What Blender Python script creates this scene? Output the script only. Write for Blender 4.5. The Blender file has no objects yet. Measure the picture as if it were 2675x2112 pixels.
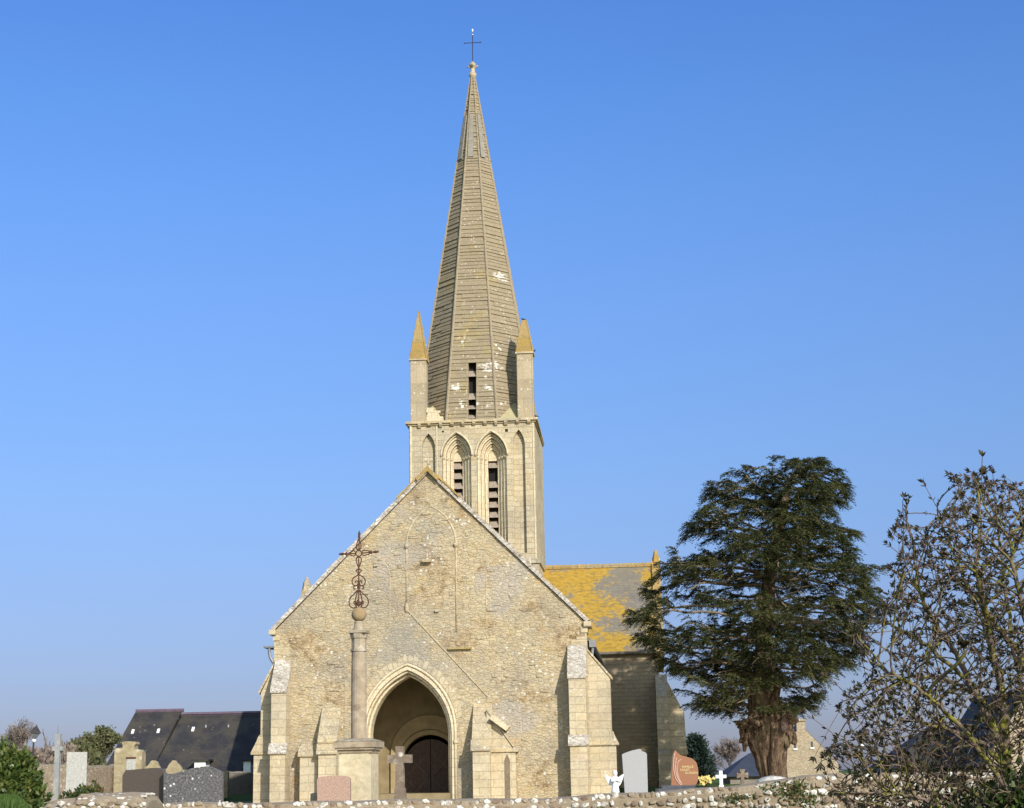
import bpy, bmesh, math, random
import numpy as np
from mathutils import Vector, Matrix, noise
from mathutils.geometry import tessellate_polygon

scene = bpy.context.scene
COL = scene.collection
R = math.radians
# ------------------------------------------------------------------ camera
F, CX, CY, EYE = 4300.0, 1337.5, 1056.0, 1.5
PITCH = math.atan((2030 - 1056) / F)
ROLL = -math.atan(0.0195)
CAMM = Matrix.Rotation(math.pi / 2 + PITCH, 3, 'X') @ Matrix.Rotation(ROLL, 3, 'Z')
CAMP = Vector((0, 0, EYE))
cam = bpy.data.objects.new('camera', bpy.data.cameras.new('camera'))
COL.objects.link(cam)
cam.data.sensor_fit = 'HORIZONTAL'
cam.data.sensor_width = 36
cam.data.lens = F / 2675 * 36
cam.data.clip_end = 5000
cam.matrix_world = Matrix.Translation(CAMP) @ CAMM.to_4x4()
scene.camera = cam
# church frame: yawed, 1.3 m per model unit
YAW = R(4.6)
S = 1.3
EX = Vector((math.cos(YAW), -math.sin(YAW), 0)); EY = Vector((math.sin(YAW), math.cos(YAW), 0))
# ------------------------------------------------------------------ sun + sky
SAZ, SEL = R(31), R(28.5)
sl = Vector((math.sin(SAZ) * math.cos(SEL), -math.cos(SAZ) * math.cos(SEL), math.sin(SEL)))
SUN = EX * sl.x + EY * sl.y + Vector((0, 0, sl.z))
sun = bpy.data.objects.new('sun', bpy.data.lights.new('sun', 'SUN'))
COL.objects.link(sun)
sun.data.energy = 4.2
sun.data.angle = R(0.53)
sun.data.color = (1.0, 0.945, 0.85)
sun.rotation_euler = SUN.to_track_quat('Z', 'Y').to_euler()
world = bpy.data.worlds.new('World'); scene.world = world; world.use_nodes = True
wn = world.node_tree
sky = wn.nodes.new('ShaderNodeTexSky'); sky.sky_type = 'NISHITA'; sky.sun_disc = False
sky.sun_elevation = SEL; sky.sun_rotation = math.atan2(SUN.x, SUN.y)
sky.air_density = 1.35; sky.dust_density = 0.6; sky.ozone_density = 3.0
# deep blue March sky: the sky model's colours graded with elevation
tcw = wn.nodes.new('ShaderNodeTexCoord'); sxw = wn.nodes.new('ShaderNodeSeparateXYZ'); wn.links.new(tcw.outputs['Generated'], sxw.inputs[0])
rw = wn.nodes.new('ShaderNodeValToRGB'); wn.links.new(sxw.outputs[2], rw.inputs[0])
SKYG = [(.0, (.47, .60, 1.18)), (.057, (.48, .62, 1.18)), (.104, (.55, .685, 1.17)), (.164, (.63, .81, 1.25)), (.223, (.67, .90, 1.36)), (.282, (.712, .98, 1.49)), (.339, (.69, 1.04, 1.6)), (.394, (.65, 1.05, 1.66)), (.445, (.61, 1.02, 1.70)), (1, (.55, .95, 1.75))]
for i, (p_, c_) in enumerate(SKYG):
    e_ = rw.color_ramp.elements[i] if i < 2 else rw.color_ramp.elements.new(p_)
    e_.position = p_; e_.color = (*[v * k_ for v, k_ in zip(c_, (.605, .575, .593))], 1)
mw = wn.nodes.new('ShaderNodeVectorMath'); mw.operation = 'MULTIPLY'
wn.links.new(sky.outputs[0], mw.inputs[0]); wn.links.new(rw.outputs[0], mw.inputs[1])
# towards the sun (behind the camera) the sky stays pale
dw = wn.nodes.new('ShaderNodeVectorMath'); dw.operation = 'DOT_PRODUCT'; wn.links.new(tcw.outputs['Generated'], dw.inputs[0]); dw.inputs[1].default_value = SUN
mr = wn.nodes.new('ShaderNodeMapRange'); mr.interpolation_type = 'SMOOTHSTEP'; wn.links.new(dw.outputs['Value'], mr.inputs[0]); mr.inputs[1].default_value = -.25; mr.inputs[2].default_value = .35
mxw = wn.nodes.new('ShaderNodeMix'); mxw.data_type = 'RGBA'; wn.links.new(mr.outputs[0], mxw.inputs[0]); wn.links.new(mw.outputs[0], mxw.inputs[6]); wn.links.new(sky.outputs[0], mxw.inputs[7])
wn.links.new(mxw.outputs[2], wn.nodes['Background'].inputs[0])
wn.nodes['Background'].inputs[1].default_value = 0.15
scene.view_settings.view_transform = 'Standard'; scene.view_settings.look = 'None'
scene.view_settings.gamma = 1; scene.view_settings.exposure = 0.25
scene.render.engine = 'CYCLES'

# ------------------------------------------------------------------ placement helpers
def ray(px, py):
    return CAMM @ Vector(((px - CX) / F, (CY - py) / F, -1))
def W(px, py, Y):
    r = ray(px, py); return CAMP + r * (Y / r.y)
r0 = ray(1118, 1228)
ORG = CAMP + r0 * (58 * S / r0.y); ORG.z = 0
def f(px, py, yl=0.0):                     # photo point on a church plane -> local x, z
    r = ray(px, py); c = (CAMP - ORG) / S
    o = Vector((c.dot(EX), c.dot(EY), c.z)); d = Vector((r.dot(EX), r.dot(EY), r.z))
    p = o + d * ((yl - o.y) / d.y)
    return (p.x, p.z)

# ------------------------------------------------------------------ object helpers
def tag(o, label=None, cat=None, group=None, kind=None):
    if label: o['label'] = label
    if cat: o['category'] = cat
    if group: o['group'] = group
    if kind: o['kind'] = kind
    return o
def empty(name, loc, rz=0, **k):
    o = bpy.data.objects.new(name, None); COL.objects.link(o)
    o.location = loc; o.rotation_euler = (0, 0, rz); o.empty_display_size = .2
    return tag(o, **k)
def obj(name, bm, mat, parent=None, loc=None, smooth=False, **k):
    me = bpy.data.meshes.new(name)
    if not isinstance(bm, bpy.types.Mesh):
        bmesh.ops.recalc_face_normals(bm, faces=bm.faces)
        bm.to_mesh(me); bm.free()
    else: me = bm
    for m in (mat if isinstance(mat, (list, tuple)) else [mat]): me.materials.append(m)
    if smooth: me.polygons.foreach_set('use_smooth', [True] * len(me.polygons))
    o = bpy.data.objects.new(name, me); COL.objects.link(o)
    if parent: o.parent = parent
    if loc is not None: o.location = loc
    return tag(o, **k)
def split(name, bm, mat, parent=None, smooth=False, **k):
    """one object per loose piece of bm"""
    bm.verts.ensure_lookup_table(); seen = set(); out = []
    for v0 in bm.verts:
        if v0 in seen: continue
        st = [v0]; isl = []; seen.add(v0)
        while st:
            v = st.pop(); isl.append(v)
            for e in v.link_edges:
                w = e.other_vert(v)
                if w not in seen: seen.add(w); st.append(w)
        ix = {v: i for i, v in enumerate(isl)}; b2 = bmesh.new(); nv = [b2.verts.new(v.co) for v in isl]
        fs = set(f_ for v in isl for f_ in v.link_faces)
        for f_ in fs: b2.faces.new([nv[ix[v]] for v in f_.verts])
        out.append(obj(name, b2, mat, parent, smooth=smooth, **k))
    bm.free(); return out
def copy_tree(o, parent=None):
    c = o.copy(); COL.objects.link(c); c.parent = parent
    for ch in list(o.children): copy_tree(ch, c)
    return c
def box(bm, x0, x1, y0, y1, z0, z1, jit=0, rnd=random):
    vs = []
    for z in (z0, z1):
        for x, y in ((x0, y0), (x1, y0), (x1, y1), (x0, y1)):
            vs.append(bm.verts.new((x + rnd.uniform(-jit, jit), y + rnd.uniform(-jit, jit), z + rnd.uniform(-jit, jit))))
    for q in ((0, 3, 2, 1), (4, 5, 6, 7), (0, 1, 5, 4), (1, 2, 6, 5), (2, 3, 7, 6), (3, 0, 4, 7)):
        bm.faces.new([vs[i] for i in q])
def prism(bm, loops, a, b, ax='y'):
    """loops: [outer, hole, ...] of 2-d points; extruded from a to b along ax"""
    if isinstance(loops[0][0], (int, float)): loops = [loops]
    def P(p, t):
        return {'y': (p[0], t, p[1]), 'x': (t, p[0], p[1]), 'z': (p[0], p[1], t)}[ax]
    flat = [p for l in loops for p in l]
    tris = tessellate_polygon([[Vector((p[0], p[1], 0)) for p in l] for l in loops])
    A = [bm.verts.new(P(p, a)) for p in flat]; B = [bm.verts.new(P(p, b)) for p in flat]
    for t in tris:
        try: bm.faces.new([A[i] for i in t]); bm.faces.new([B[i] for i in reversed(t)])
        except ValueError: pass
    k = 0
    for l in loops:
        n = len(l)
        for i in range(n):
            j = (i + 1) % n
            bm.faces.new((A[k + i], A[k + j], B[k + j], B[k + i]))
        k += n
def tube(bm, path, r, n=6, closed=False, caps=True):
    path = [Vector(p) for p in path]; m = len(path); rings = []
    rr = r if isinstance(r, (list, tuple)) else [r] * m
    up = Vector((0.13, 0.2, 1)).normalized()
    for i, p in enumerate(path):
        a = path[(i - 1) % m] if (closed or i > 0) else p
        b = path[(i + 1) % m] if (closed or i < m - 1) else p
        d = (b - a).normalized()
        if abs(d.dot(up)) > .97: up = Vector((1, .2, 0)).normalized()
        s = d.cross(up).normalized(); u = s.cross(d)
        rings.append([bm.verts.new(p + (s * math.cos(t) + u * math.sin(t)) * rr[i]) for t in [2 * math.pi * k / n for k in range(n)]])
    for i in range(m if closed else m - 1):
        a, b = rings[i], rings[(i + 1) % m]
        for k in range(n): bm.faces.new((a[k], a[(k + 1) % n], b[(k + 1) % n], b[k]))
    if caps and not closed:
        bm.faces.new(rings[0]); bm.faces.new(list(reversed(rings[-1])))
def lathe(bm, prof, n=16, c=(0, 0, 0), sq=False, rot=0):
    rings = []
    for r, z in prof:
        rings.append([bm.verts.new((c[0] + r * math.cos(rot + 2 * math.pi * k / n), c[1] + r * math.sin(rot + 2 * math.pi * k / n), c[2] + z)) for k in range(n)])
    for a, b in zip(rings, rings[1:]):
        for k in range(n): bm.faces.new((a[k], a[(k + 1) % n], b[(k + 1) % n], b[k]))
    bm.faces.new(list(reversed(rings[0]))); bm.faces.new(rings[-1])
def ball(bm, c, r, sub=2, sc=(1, 1, 1), nz=0, seed=0):
    res = bmesh.ops.create_icosphere(bm, subdivisions=sub, radius=1)
    for v in res['verts']:
        d = 1 + (noise.noise(v.co * 1.7 + Vector((seed * 3.1, seed, 0))) * nz if nz else 0)
        v.co = Vector((c[0] + v.co.x * r * sc[0] * d, c[1] + v.co.y * r * sc[1] * d, c[2] + v.co.z * r * sc[2] * d))
def arch(cx, hw, zs, za, z0=None, n=14):
    """pointed arch, left foot to right foot"""
    h = za - zs; r = (hw * hw + h * h) / (2 * hw)
    a = math.acos(max(-1, min(1, (r - hw) / r))); pts = []
    if z0 is not None: pts.append((cx - hw, z0))
    L = [(cx - hw + r - r * math.cos(a * i / n), zs + r * math.sin(a * i / n)) for i in range(n + 1)]
    pts += L + [(2 * cx - x, z) for x, z in reversed(L[:-1])]
    if z0 is not None: pts.append((cx + hw, z0))
    return pts
def band(bm, inner, outer, y0, y1):
    """flat ring between two equal-length open paths (x,z), between depths y0 and y1"""
    prism(bm, list(inner) + list(reversed(outer)), y0, y1)
def from_arrays(name, verts, faces, nper=4):
    me = bpy.data.meshes.new(name)
    nv, nf = len(verts), len(faces)
    me.vertices.add(nv); me.vertices.foreach_set('co', np.asarray(verts, dtype=np.float32).ravel())
    me.loops.add(nf * nper); me.loops.foreach_set('vertex_index', np.asarray(faces, dtype=np.int32).ravel())
    me.polygons.add(nf); me.polygons.foreach_set('loop_start', np.arange(0, nf * nper, nper, dtype=np.int32))
    me.update(calc_edges=True)
    return me

# ------------------------------------------------------------------ materials
class N:
    def __init__(s, name, rough=.9, spec=.2):
        s.m = bpy.data.materials.new(name); s.m.use_nodes = True
        s.t = s.m.node_tree; s.b = s.t.nodes['Principled BSDF']
        s.b.inputs['Roughness'].default_value = rough
        s.b.inputs['Specular IOR Level'].default_value = spec
        s.tc = s.n('ShaderNodeTexCoord')
    def n(s, t, **k):
        x = s.t.nodes.new(t)
        for a, b in k.items(): setattr(x, a, b)
        return x
    def put(s, sock, v):
        if isinstance(v, bpy.types.NodeSocket): s.t.links.new(v, sock)
        elif isinstance(v, (tuple, list)) and len(v) == 3 and sock.type == 'RGBA': sock.default_value = (*v, 1)
        else: sock.default_value = v
    def math(s, op, a, b=0.0, c=0.0, clamp=False):
        x = s.n('ShaderNodeMath', operation=op, use_clamp=clamp)
        for i, v in enumerate((a, b, c)): s.put(x.inputs[i], v)
        return x.outputs[0]
    def vmath(s, op, a, b):
        x = s.n('ShaderNodeVectorMath', operation=op); s.put(x.inputs[0], a); s.put(x.inputs[1], b); return x.outputs[0]
    def noise(s, vec, scale, detail=4, rough=.6, off=0):
        x = s.n('ShaderNodeTexNoise')
        if off: vec = s.vmath('ADD', vec, (off, off * .7, off * 1.3))
        s.put(x.inputs['Vector'], vec); x.inputs['Scale'].default_value = scale
        x.inputs['Detail'].default_value = detail; x.inputs['Roughness'].default_value = rough
        return x.outputs['Fac'], x.outputs['Color']
    def step(s, v, a, b):
        x = s.n('ShaderNodeMapRange', interpolation_type='SMOOTHSTEP'); s.put(x.inputs[0], v)
        x.inputs[1].default_value = a; x.inputs[2].default_value = b; return x.outputs[0]
    def mix(s, fac, a, b, mode='MIX'):
        x = s.n('ShaderNodeMix', data_type='RGBA', blend_type=mode)
        s.put(x.inputs[0], fac); s.put(x.inputs[6], a); s.put(x.inputs[7], b); return x.outputs[2]
    def ramp(s, v, cols, interp='LINEAR'):
        x = s.n('ShaderNodeValToRGB'); s.put(x.inputs[0], v); r = x.color_ramp; r.interpolation = interp
        for i, (p, c) in enumerate(cols):
            e = r.elements[i] if i < 2 else r.elements.new(p)
            e.position = p; e.color = (*c, 1)
        return x.outputs[0]
    def vor(s, vec, scale, feat='F1', rnd=1.0):
        x = s.n('ShaderNodeTexVoronoi', feature=feat); s.put(x.inputs['Vector'], vec); x.inputs['Scale'].default_value = scale
        x.inputs['Randomness'].default_value = rnd
        return x
    def uv(s, k=1.0):
        x = s.n('ShaderNodeSeparateXYZ'); s.put(x.inputs[0], s.tc.outputs['Object'])
        c = s.n('ShaderNodeCombineXYZ'); s.put(c.inputs[0], s.math('ADD', x.outputs[0], x.outputs[1])); s.put(c.inputs[1], s.math('MULTIPLY', x.outputs[2], k))
        s.X, s.Y, s.Z = x.outputs
        return c.outputs[0]
    def bump(s, h, strength=.5, dist=.05):
        x = s.n('ShaderNodeBump'); s.put(x.inputs['Height'], h); x.inputs['Strength'].default_value = strength; x.inputs['Distance'].default_value = dist
        s.put(s.b.inputs['Normal'], x.outputs[0])
    def done(s, col): s.put(s.b.inputs['Base Color'], col); return s.m
    def up(s):
        g = s.n('ShaderNodeNewGeometry'); x = s.n('ShaderNodeSeparateXYZ'); s.put(x.inputs[0], g.outputs['Normal']); return s.step(x.outputs[2], .25, .7)

CREAM = [(0, (.36, .265, .15)), (.22, (.50, .395, .235)), (.42, (.45, .37, .24)), (.6, (.58, .475, .30)), (.75, (.47, .40, .28)), (.88, (.52, .38, .20)), (1, (.64, .55, .385))]
def stone(name, kind='rubble', sc=1.0, ramp=CREAM, grey=.4, white=.35, orange=.25, dark=.3, bump=.8, upgrey=.6, tint=None, bw=.62, bh=.27, jt=1.0, patch=0.0):
    m = N(name, .95, .1); P = m.tc.outputs['Object']; uv = m.uv()
    n1, n1c = m.noise(P, 3.2 * sc, 3)
    wob = m.vmath('ADD', uv, m.vmath('MULTIPLY', m.vmath('SUBTRACT', n1c, (.5, .5, .5)), (.16, .12, 0)))
    if kind == 'rubble':
        v2 = m.vmath('MULTIPLY', wob, (1, 2.5, 1))
        vo = m.vor(v2, 4.3 * sc, rnd=.9); ed = m.vor(v2, 4.3 * sc, 'DISTANCE_TO_EDGE', rnd=.9)
        sx = m.n('ShaderNodeSeparateColor'); m.put(sx.inputs[0], vo.outputs['Color'])
        cell = sx.outputs[0]; joint = m.math('MULTIPLY', m.step(ed.outputs[0], .07, .01), m.step(m.noise(P, 2.0, 3, off=9)[0], .40, .60)); h = m.step(ed.outputs[0], 0, .12)
        v3 = m.vor(m.vmath('MULTIPLY', wob, (1, 1.6, 1)), 8.5 * sc); s3 = m.n('ShaderNodeSeparateColor'); m.put(s3.inputs[0], v3.outputs['Color'])
        msk = m.step(m.noise(P, 1.1, 2, off=4)[0], .46, .6)
        cell = m.math('ADD', m.math('MULTIPLY', cell, m.math('SUBTRACT', 1, msk)), m.math('MULTIPLY', s3.outputs[0], msk))
    else:
        br = m.n('ShaderNodeTexBrick', offset=.5)
        m.put(br.inputs['Vector'], m.vmath('ADD', uv, m.vmath('MULTIPLY', m.vmath('SUBTRACT', n1c, (.5, .5, .5)), (.03, .02, 0))))
        br.inputs['Color1'].default_value = (0, 0, 0, 1); br.inputs['Color2'].default_value = (1, 1, 1, 1)
        br.inputs['Mortar'].default_value = (.5, .5, .5, 1)
        br.inputs['Scale'].default_value = sc; br.inputs['Brick Width'].default_value = bw; br.inputs['Row Height'].default_value = bh
        br.inputs['Mortar Size'].default_value = .012; br.inputs['Mortar Smooth'].default_value = .2
        cell = br.outputs['Color']; joint = br.outputs['Fac']; h = m.math('SUBTRACT', 1, joint)
    nf = m.noise(P, 14 * sc, 5, .7)[0]
    t = m.math('ADD', m.math('MULTIPLY', cell, .62), m.math('MULTIPLY', m.noise(P, 1.7 * sc, 5, .65, 7)[0], .38))
    c = m.ramp(t, ramp)
    c = m.mix(m.math('MULTIPLY', joint, .45 * jt), c, (.30, .245, .165))
    if not jt: h = .5
    if patch:
        pn = m.noise(m.vmath('MULTIPLY', P, (1, 1, 1.5)), .55, 6, .7, 51)[0]
        c = m.mix(m.math('MULTIPLY', m.step(pn, .50, .62), patch), c, m.ramp(m.noise(P, 5.0, 4, .8, 5)[0], [(.38, (.20, .135, .07)), (.5, (.40, .29, .165)), (.62, (.55, .44, .28))]))
        pg = m.noise(P, .38, 4, .6, 77)[0]
        c = m.mix(m.math('MULTIPLY', m.step(pg, .54, .64), patch * .75), c, (.43, .385, .33))
    # big weather stains
    st = m.step(m.noise(P, .42, 5, .65, 11)[0], .42, .66)
    c = m.mix(m.math('MULTIPLY', st, grey), c, (.31, .285, .235))
    dk = m.step(m.noise(P, 2.4, 6, .75, 3)[0], .52, .72)
    c = m.mix(m.math('MULTIPLY', dk, dark), c, (.145, .12, .085))
    oc = m.step(m.noise(P, 1.9, 4, .7, 23)[0], .55, .7)
    c = m.mix(m.math('MULTIPLY', oc, orange), c, (.50, .32, .10))
    ln = m.vor(P, 5.5 * sc); lm = m.math('MULTIPLY', m.step(ln.outputs['Distance'], .30, .16), m.step(m.noise(P, 1.3, 3, .6, 31)[0], .50, .62))
    c = m.mix(m.math('MULTIPLY', lm, white), c, (.74, .70, .62))
    c = m.mix(m.math('MULTIPLY', m.up(), upgrey), c, m.ramp(nf, [(.35, (.17, .145, .105)), (.55, (.34, .30, .23)), (.72, (.62, .58, .50))]))
    c = m.mix(.35, c, m.ramp(nf, [(.3, (.25, .24, .22)), (.7, (.78, .76, .72))]), 'OVERLAY')
    if tint: c = m.mix(1, c, tint, 'MULTIPLY')
    m.bump(m.math('ADD', m.math('MULTIPLY', h, 1.0), m.math('MULTIPLY', nf, .9)), bump, .035)
    return m.done(c)
M = {}
M['rubble'] = stone('rubble_limestone', grey=.55, white=.85, dark=.38, orange=.32, bump=.65, patch=.95, tint=(.90, .91, .93))
M['porchstone'] = stone('weathered_porch_limestone', grey=.8, white=.8, dark=.45, orange=.2, bump=.6, patch=.5, tint=(.90, .91, .93))
M['ashlar'] = stone('dressed_limestone', 'ashlar', grey=.40, white=.5, dark=.26, orange=.24, bump=.65, patch=.30, tint=(.94, .945, .97),
    ramp=[(0, (.44, .36, .225)), (.35, (.55, .46, .30)), (.6, (.60, .51, .345)), (.8, (.49, .41, .265)), (1, (.64, .55, .39))])
M['tower'] = stone('tower_limestone', 'ashlar', grey=.42, white=.35, dark=.30, orange=.34, bump=.7, patch=.35, tint=(.93, .935, .95), bw=.55, bh=.24,
    ramp=[(0, (.42, .35, .225)), (.35, (.54, .455, .30)), (.6, (.58, .50, .345)), (.8, (.46, .385, .26)), (1, (.62, .54, .39))])
M['moulding'] = stone('moulded_limestone', 'ashlar', grey=.15, white=.2, dark=.08, orange=.1, bump=.3, bw=.3, bh=.3, upgrey=.15,
    ramp=[(0, (.55, .46, .31)), (.5, (.62, .53, .37)), (1, (.66, .58, .42))])
M['string'] = stone('weathered_string_stone', 'ashlar', grey=.6, white=.9, dark=.55, orange=.3, bump=.7, upgrey=.45)
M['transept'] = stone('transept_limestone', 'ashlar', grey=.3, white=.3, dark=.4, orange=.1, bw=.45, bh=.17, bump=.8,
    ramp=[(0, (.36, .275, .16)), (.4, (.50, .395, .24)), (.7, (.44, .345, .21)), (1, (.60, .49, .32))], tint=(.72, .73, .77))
M['cal'] = stone('calvary_limestone', 'rubble', jt=0, sc=.45, grey=.5, white=.5, dark=.45, orange=.2, bump=.35,
    ramp=[(0, (.25, .19, .13)), (.5, (.34, .275, .20)), (1, (.43, .36, .27))])
M['calbase'] = stone('calvary_pedestal_stone', 'rubble', jt=0, sc=.4, grey=.35, white=.5, dark=.35, orange=.15, bump=.35,
    ramp=[(0, (.45, .37, .24)), (.5, (.54, .46, .31)), (1, (.62, .54, .38))])
M['farrubble'] = stone('flint_rubble', 'rubble', sc=1.5, grey=.2, white=.9, dark=.4, orange=.15, bump=1.0,
    ramp=[(0, (.30, .22, .16)), (.3, (.46, .37, .26)), (.6, (.36, .27, .20)), (.8, (.58, .52, .44)), (1, (.75, .72, .66))])
M['gable'] = stone('cottage_gable_stone', 'rubble', sc=1.2, grey=.2, white=.6, dark=.25, orange=.1, bump=.7,
    ramp=[(0, (.36, .28, .19)), (.5, (.45, .37, .26)), (1, (.56, .48, .36))])
M['rooflichen'] = stone('gold_lichen_stone', 'ashlar', grey=.35, white=.6, dark=.4, orange=.75, bump=.6, bw=1.2, bh=.42, upgrey=.1,
    ramp=[(0, (.27, .18, .06)), (.5, (.36, .24, .07)), (1, (.34, .30, .17))])

def spiremat():
    m = N('spire_stone', .95, .1); P = m.tc.outputs['Object']; uv = m.uv()
    br = m.n('ShaderNodeTexBrick', offset=.37); m.put(br.inputs['Vector'], uv)
    br.inputs['Color1'].default_value = (0, 0, 0, 1); br.inputs['Color2'].default_value = (1, 1, 1, 1); br.inputs['Mortar'].default_value = (.2, .2, .2, 1)
    br.inputs['Scale'].default_value = 1; br.inputs['Brick Width'].default_value = .7; br.inputs['Row Height'].default_value = .2; br.inputs['Mortar Size'].default_value = .008
    nf = m.noise(P, 12, 5, .7)[0]
    t = m.math('ADD', m.math('MULTIPLY', br.outputs['Color'], .45), m.math('MULTIPLY', m.noise(P, 1.1, 5, .65, 7)[0], .55))
    c = m.ramp(t, [(.1, (.235, .195, .135)), (.4, (.30, .25, .175)), (.6, (.27, .225, .16)), (.9, (.36, .305, .215))])
    c = m.mix(m.math('MULTIPLY', m.step(m.noise(P, .8, 4, .7, 9)[0], .52, .72), .45), c, (.36, .27, .09))
    vo = m.vor(P, 3.3); zz = m.step(m.Z, 31, 17)
    lm = m.math('MULTIPLY', m.step(vo.outputs['Distance'], .34, .2), m.step(m.noise(P, .75, 3, .6, 41)[0], .56, .66))
    c = m.mix(m.math('MULTIPLY', lm, m.math('MULTIPLY', zz, .95)), c, (.78, .75, .70))
    for (bx, bz, br) in ((.85, 19.6, .75), (1.35, 24.2, .6), (-.7, 18.6, .45), (.75, 18.5, .35)):
        dd = m.vmath('SUBTRACT', P, (bx, 17.85 - 2.3, bz)); ds = m.n('ShaderNodeSeparateXYZ'); m.put(ds.inputs[0], dd)
        q_ = m.math('ADD', m.math('POWER', m.math('ABSOLUTE', ds.outputs[0]), 2), m.math('POWER', m.math('MULTIPLY', ds.outputs[2], 1.6), 2))
        e_ = m.math('ADD', m.math('DIVIDE', q_, br * br), m.math('MULTIPLY', m.noise(m.vmath('MULTIPLY', P, (1, 1, 2.2)), 3.2, 4, .7, bz)[0], 2.6))
        c = m.mix(m.math('MULTIPLY', m.math('MULTIPLY', m.step(e_, 1.75, 1.40), m.step(m.noise(m.vmath('MULTIPLY', P, (1, 1, 1.8)), 7, 3, .6, 3)[0], .44, .54)), m.step(ds.outputs[1], 1.6, 1.2)), c, (.74, .71, .66))
    vs = m.vor(P, 6.5); l2 = m.math('MULTIPLY', m.step(vs.outputs['Distance'], .24, .14), m.step(m.noise(P, 1.6, 2, .6, 17)[0], .48, .6))
    c = m.mix(m.math('MULTIPLY', l2, .8), c, (.66, .62, .55))
    c = m.mix(.35, c, m.ramp(nf, [(.3, (.25, .24, .22)), (.7, (.78, .76, .72))]), 'OVERLAY')
    c = m.mix(1, c, (.97, .965, .93), 'MULTIPLY')
    m.bump(nf, .5, .03)
    return m.done(c)
M['spire'] = spiremat()
def slate(name, lichen=0.0, base=(.055, .055, .065), moss=.0, sc=1.0):
    m = N(name, .7, .3); P = m.tc.outputs['Object']; uv = m.uv()
    br = m.n('ShaderNodeTexBrick', offset=.5); m.put(br.inputs['Vector'], uv)
    br.inputs['Color1'].default_value = (.1, .1, .1, 1); br.inputs['Color2'].default_value = (1, 1, 1, 1); br.inputs['Mortar'].default_value = (0, 0, 0, 1)
    br.inputs['Scale'].default_value = sc; br.inputs['Brick Width'].default_value = .24; br.inputs['Row Height'].default_value = .13; br.inputs['Mortar Size'].default_value = .01
    k = m.math('ADD', m.math('MULTIPLY', br.outputs['Color'], .5), m.noise(P, 1.5, 5, .7)[0])
    c = m.mix(m.math('MULTIPLY', k, .9, clamp=True), tuple(b * .6 for b in base), tuple(b * 1.35 for b in base))
    if moss:
        c = m.mix(m.math('MULTIPLY', m.step(m.noise(P, .5, 5, .7, 5)[0], .42, .62), moss), c, (.085, .072, .05))
        vv = m.vor(P, 2.2); c = m.mix(m.math('MULTIPLY', m.step(vv.outputs['Distance'], .16, .08), m.step(m.noise(P, .8, 2, .5, 2)[0], .5, .6)), c, (.22, .2, .14))
    if lichen:
        # golden lichen patch: thickest along the nave side, thinning to bare slate towards the gable
        g = m.math('ADD', m.math('MULTIPLY', m.X, -.06), .52)
        ng = m.math('ADD', m.math('MULTIPLY', m.noise(P, .62, 6, .72, 2)[0], 2.4), g)
        stretch = m.vmath('MULTIPLY', P, (1.6, 3, 3)); nn = m.noise(stretch, 2.6, 5, .75, 8)[0]
        a = m.step(m.math('ADD', ng, m.math('MULTIPLY', nn, 1.3)), 1.87, 2.04)
        c = m.mix(m.math('MULTIPLY', m.step(m.noise(P, 1.4, 4, .7, 15)[0], .35, .6), .6), c, (.20, .17, .12))
        c = m.mix(m.math('MULTIPLY', a, lichen), c, m.ramp(nn, [(.34, (.16, .115, .045)), (.46, (.33, .205, .03)), (.58, (.42, .26, .035)), (.70, (.30, .24, .11))]))
    m.bump(m.math('ADD', br.outputs['Color'], m.noise(P, 9, 3)[0]), .5, .02)
    return m.done(c)
M['slate'] = slate('lichened_slate', 0, (.15, .13, .10), .6)
M['goldslate'] = slate('gold_lichen_slate', 1.0, (.16, .145, .12))
M['farslate'] = slate('dark_slate', 0, (.030, .029, .032), .55)
M['blueslate'] = slate('blue_slate', 0, (.04, .047, .07), 0)
def plain(name, c1, c2, scale=6, rough=.8, spec=.3, bump=.2, metal=0, detail=5, dist=.01):
    m = N(name, rough, spec); P = m.tc.outputs['Object']
    n = m.noise(P, scale, detail, .65)[0]; m.b.inputs['Metallic'].default_value = metal
    if bump: m.bump(n, bump, dist)
    return m.done(m.ramp(n, [(.3, c1), (.7, c2)]))
M['iron'] = plain('rusty_iron', (.06, .026, .018), (.125, .058, .038), 25, .85)
M['darkiron'] = plain('dark_iron', (.02, .02, .022), (.05, .04, .04), 20, .6)
M['zinc'] = plain('zinc', (.16, .17, .19), (.30, .31, .33), 8, .5, .5, metal=.4)
M['door'] = plain('old_oak_boards', (.07, .045, .035), (.15, .10, .08), 9, .8)
M['dark'] = plain('painted_chamber_dark', (.006, .005, .005), (.012, .01, .01), 4)  # near-black colour stands for the unlit inside of tower and spire
M['louvre'] = plain('stone_louvre', (.22, .18, .145), (.36, .30, .24), 7, .9, bump=.4)
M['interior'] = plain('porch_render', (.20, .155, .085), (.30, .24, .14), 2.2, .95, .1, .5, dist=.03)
M['white'] = plain('white_marble', (.72, .71, .70), (.82, .82, .80), 5, .5)
M['whitepaint'] = plain('white_paint', (.75, .75, .74), (.85, .84, .82), 3, .6)
M['greygranite'] = plain('light_grey_granite', (.27, .27, .275), (.40, .395, .39), 55, .45, .4, 0)
M['palegranite'] = plain('pale_rough_granite', (.30, .29, .27), (.47, .46, .42), 14, .85, .2, .4)
M['pinkgranite'] = plain('pink_granite', (.27, .155, .115), (.48, .345, .265), 38, .8, .3, .3)
M['redgranite'] = plain('polished_red_granite', (.24, .105, .055), (.34, .155, .085), 60, .28, .5, 0)
M['redcut'] = plain('cut_red_granite', (.42, .24, .17), (.60, .40, .31), 40, .8, .3, .2)
M['gold'] = plain('gilt_letters', (.72, .55, .22), (.85, .70, .36), 10, .5)
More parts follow.
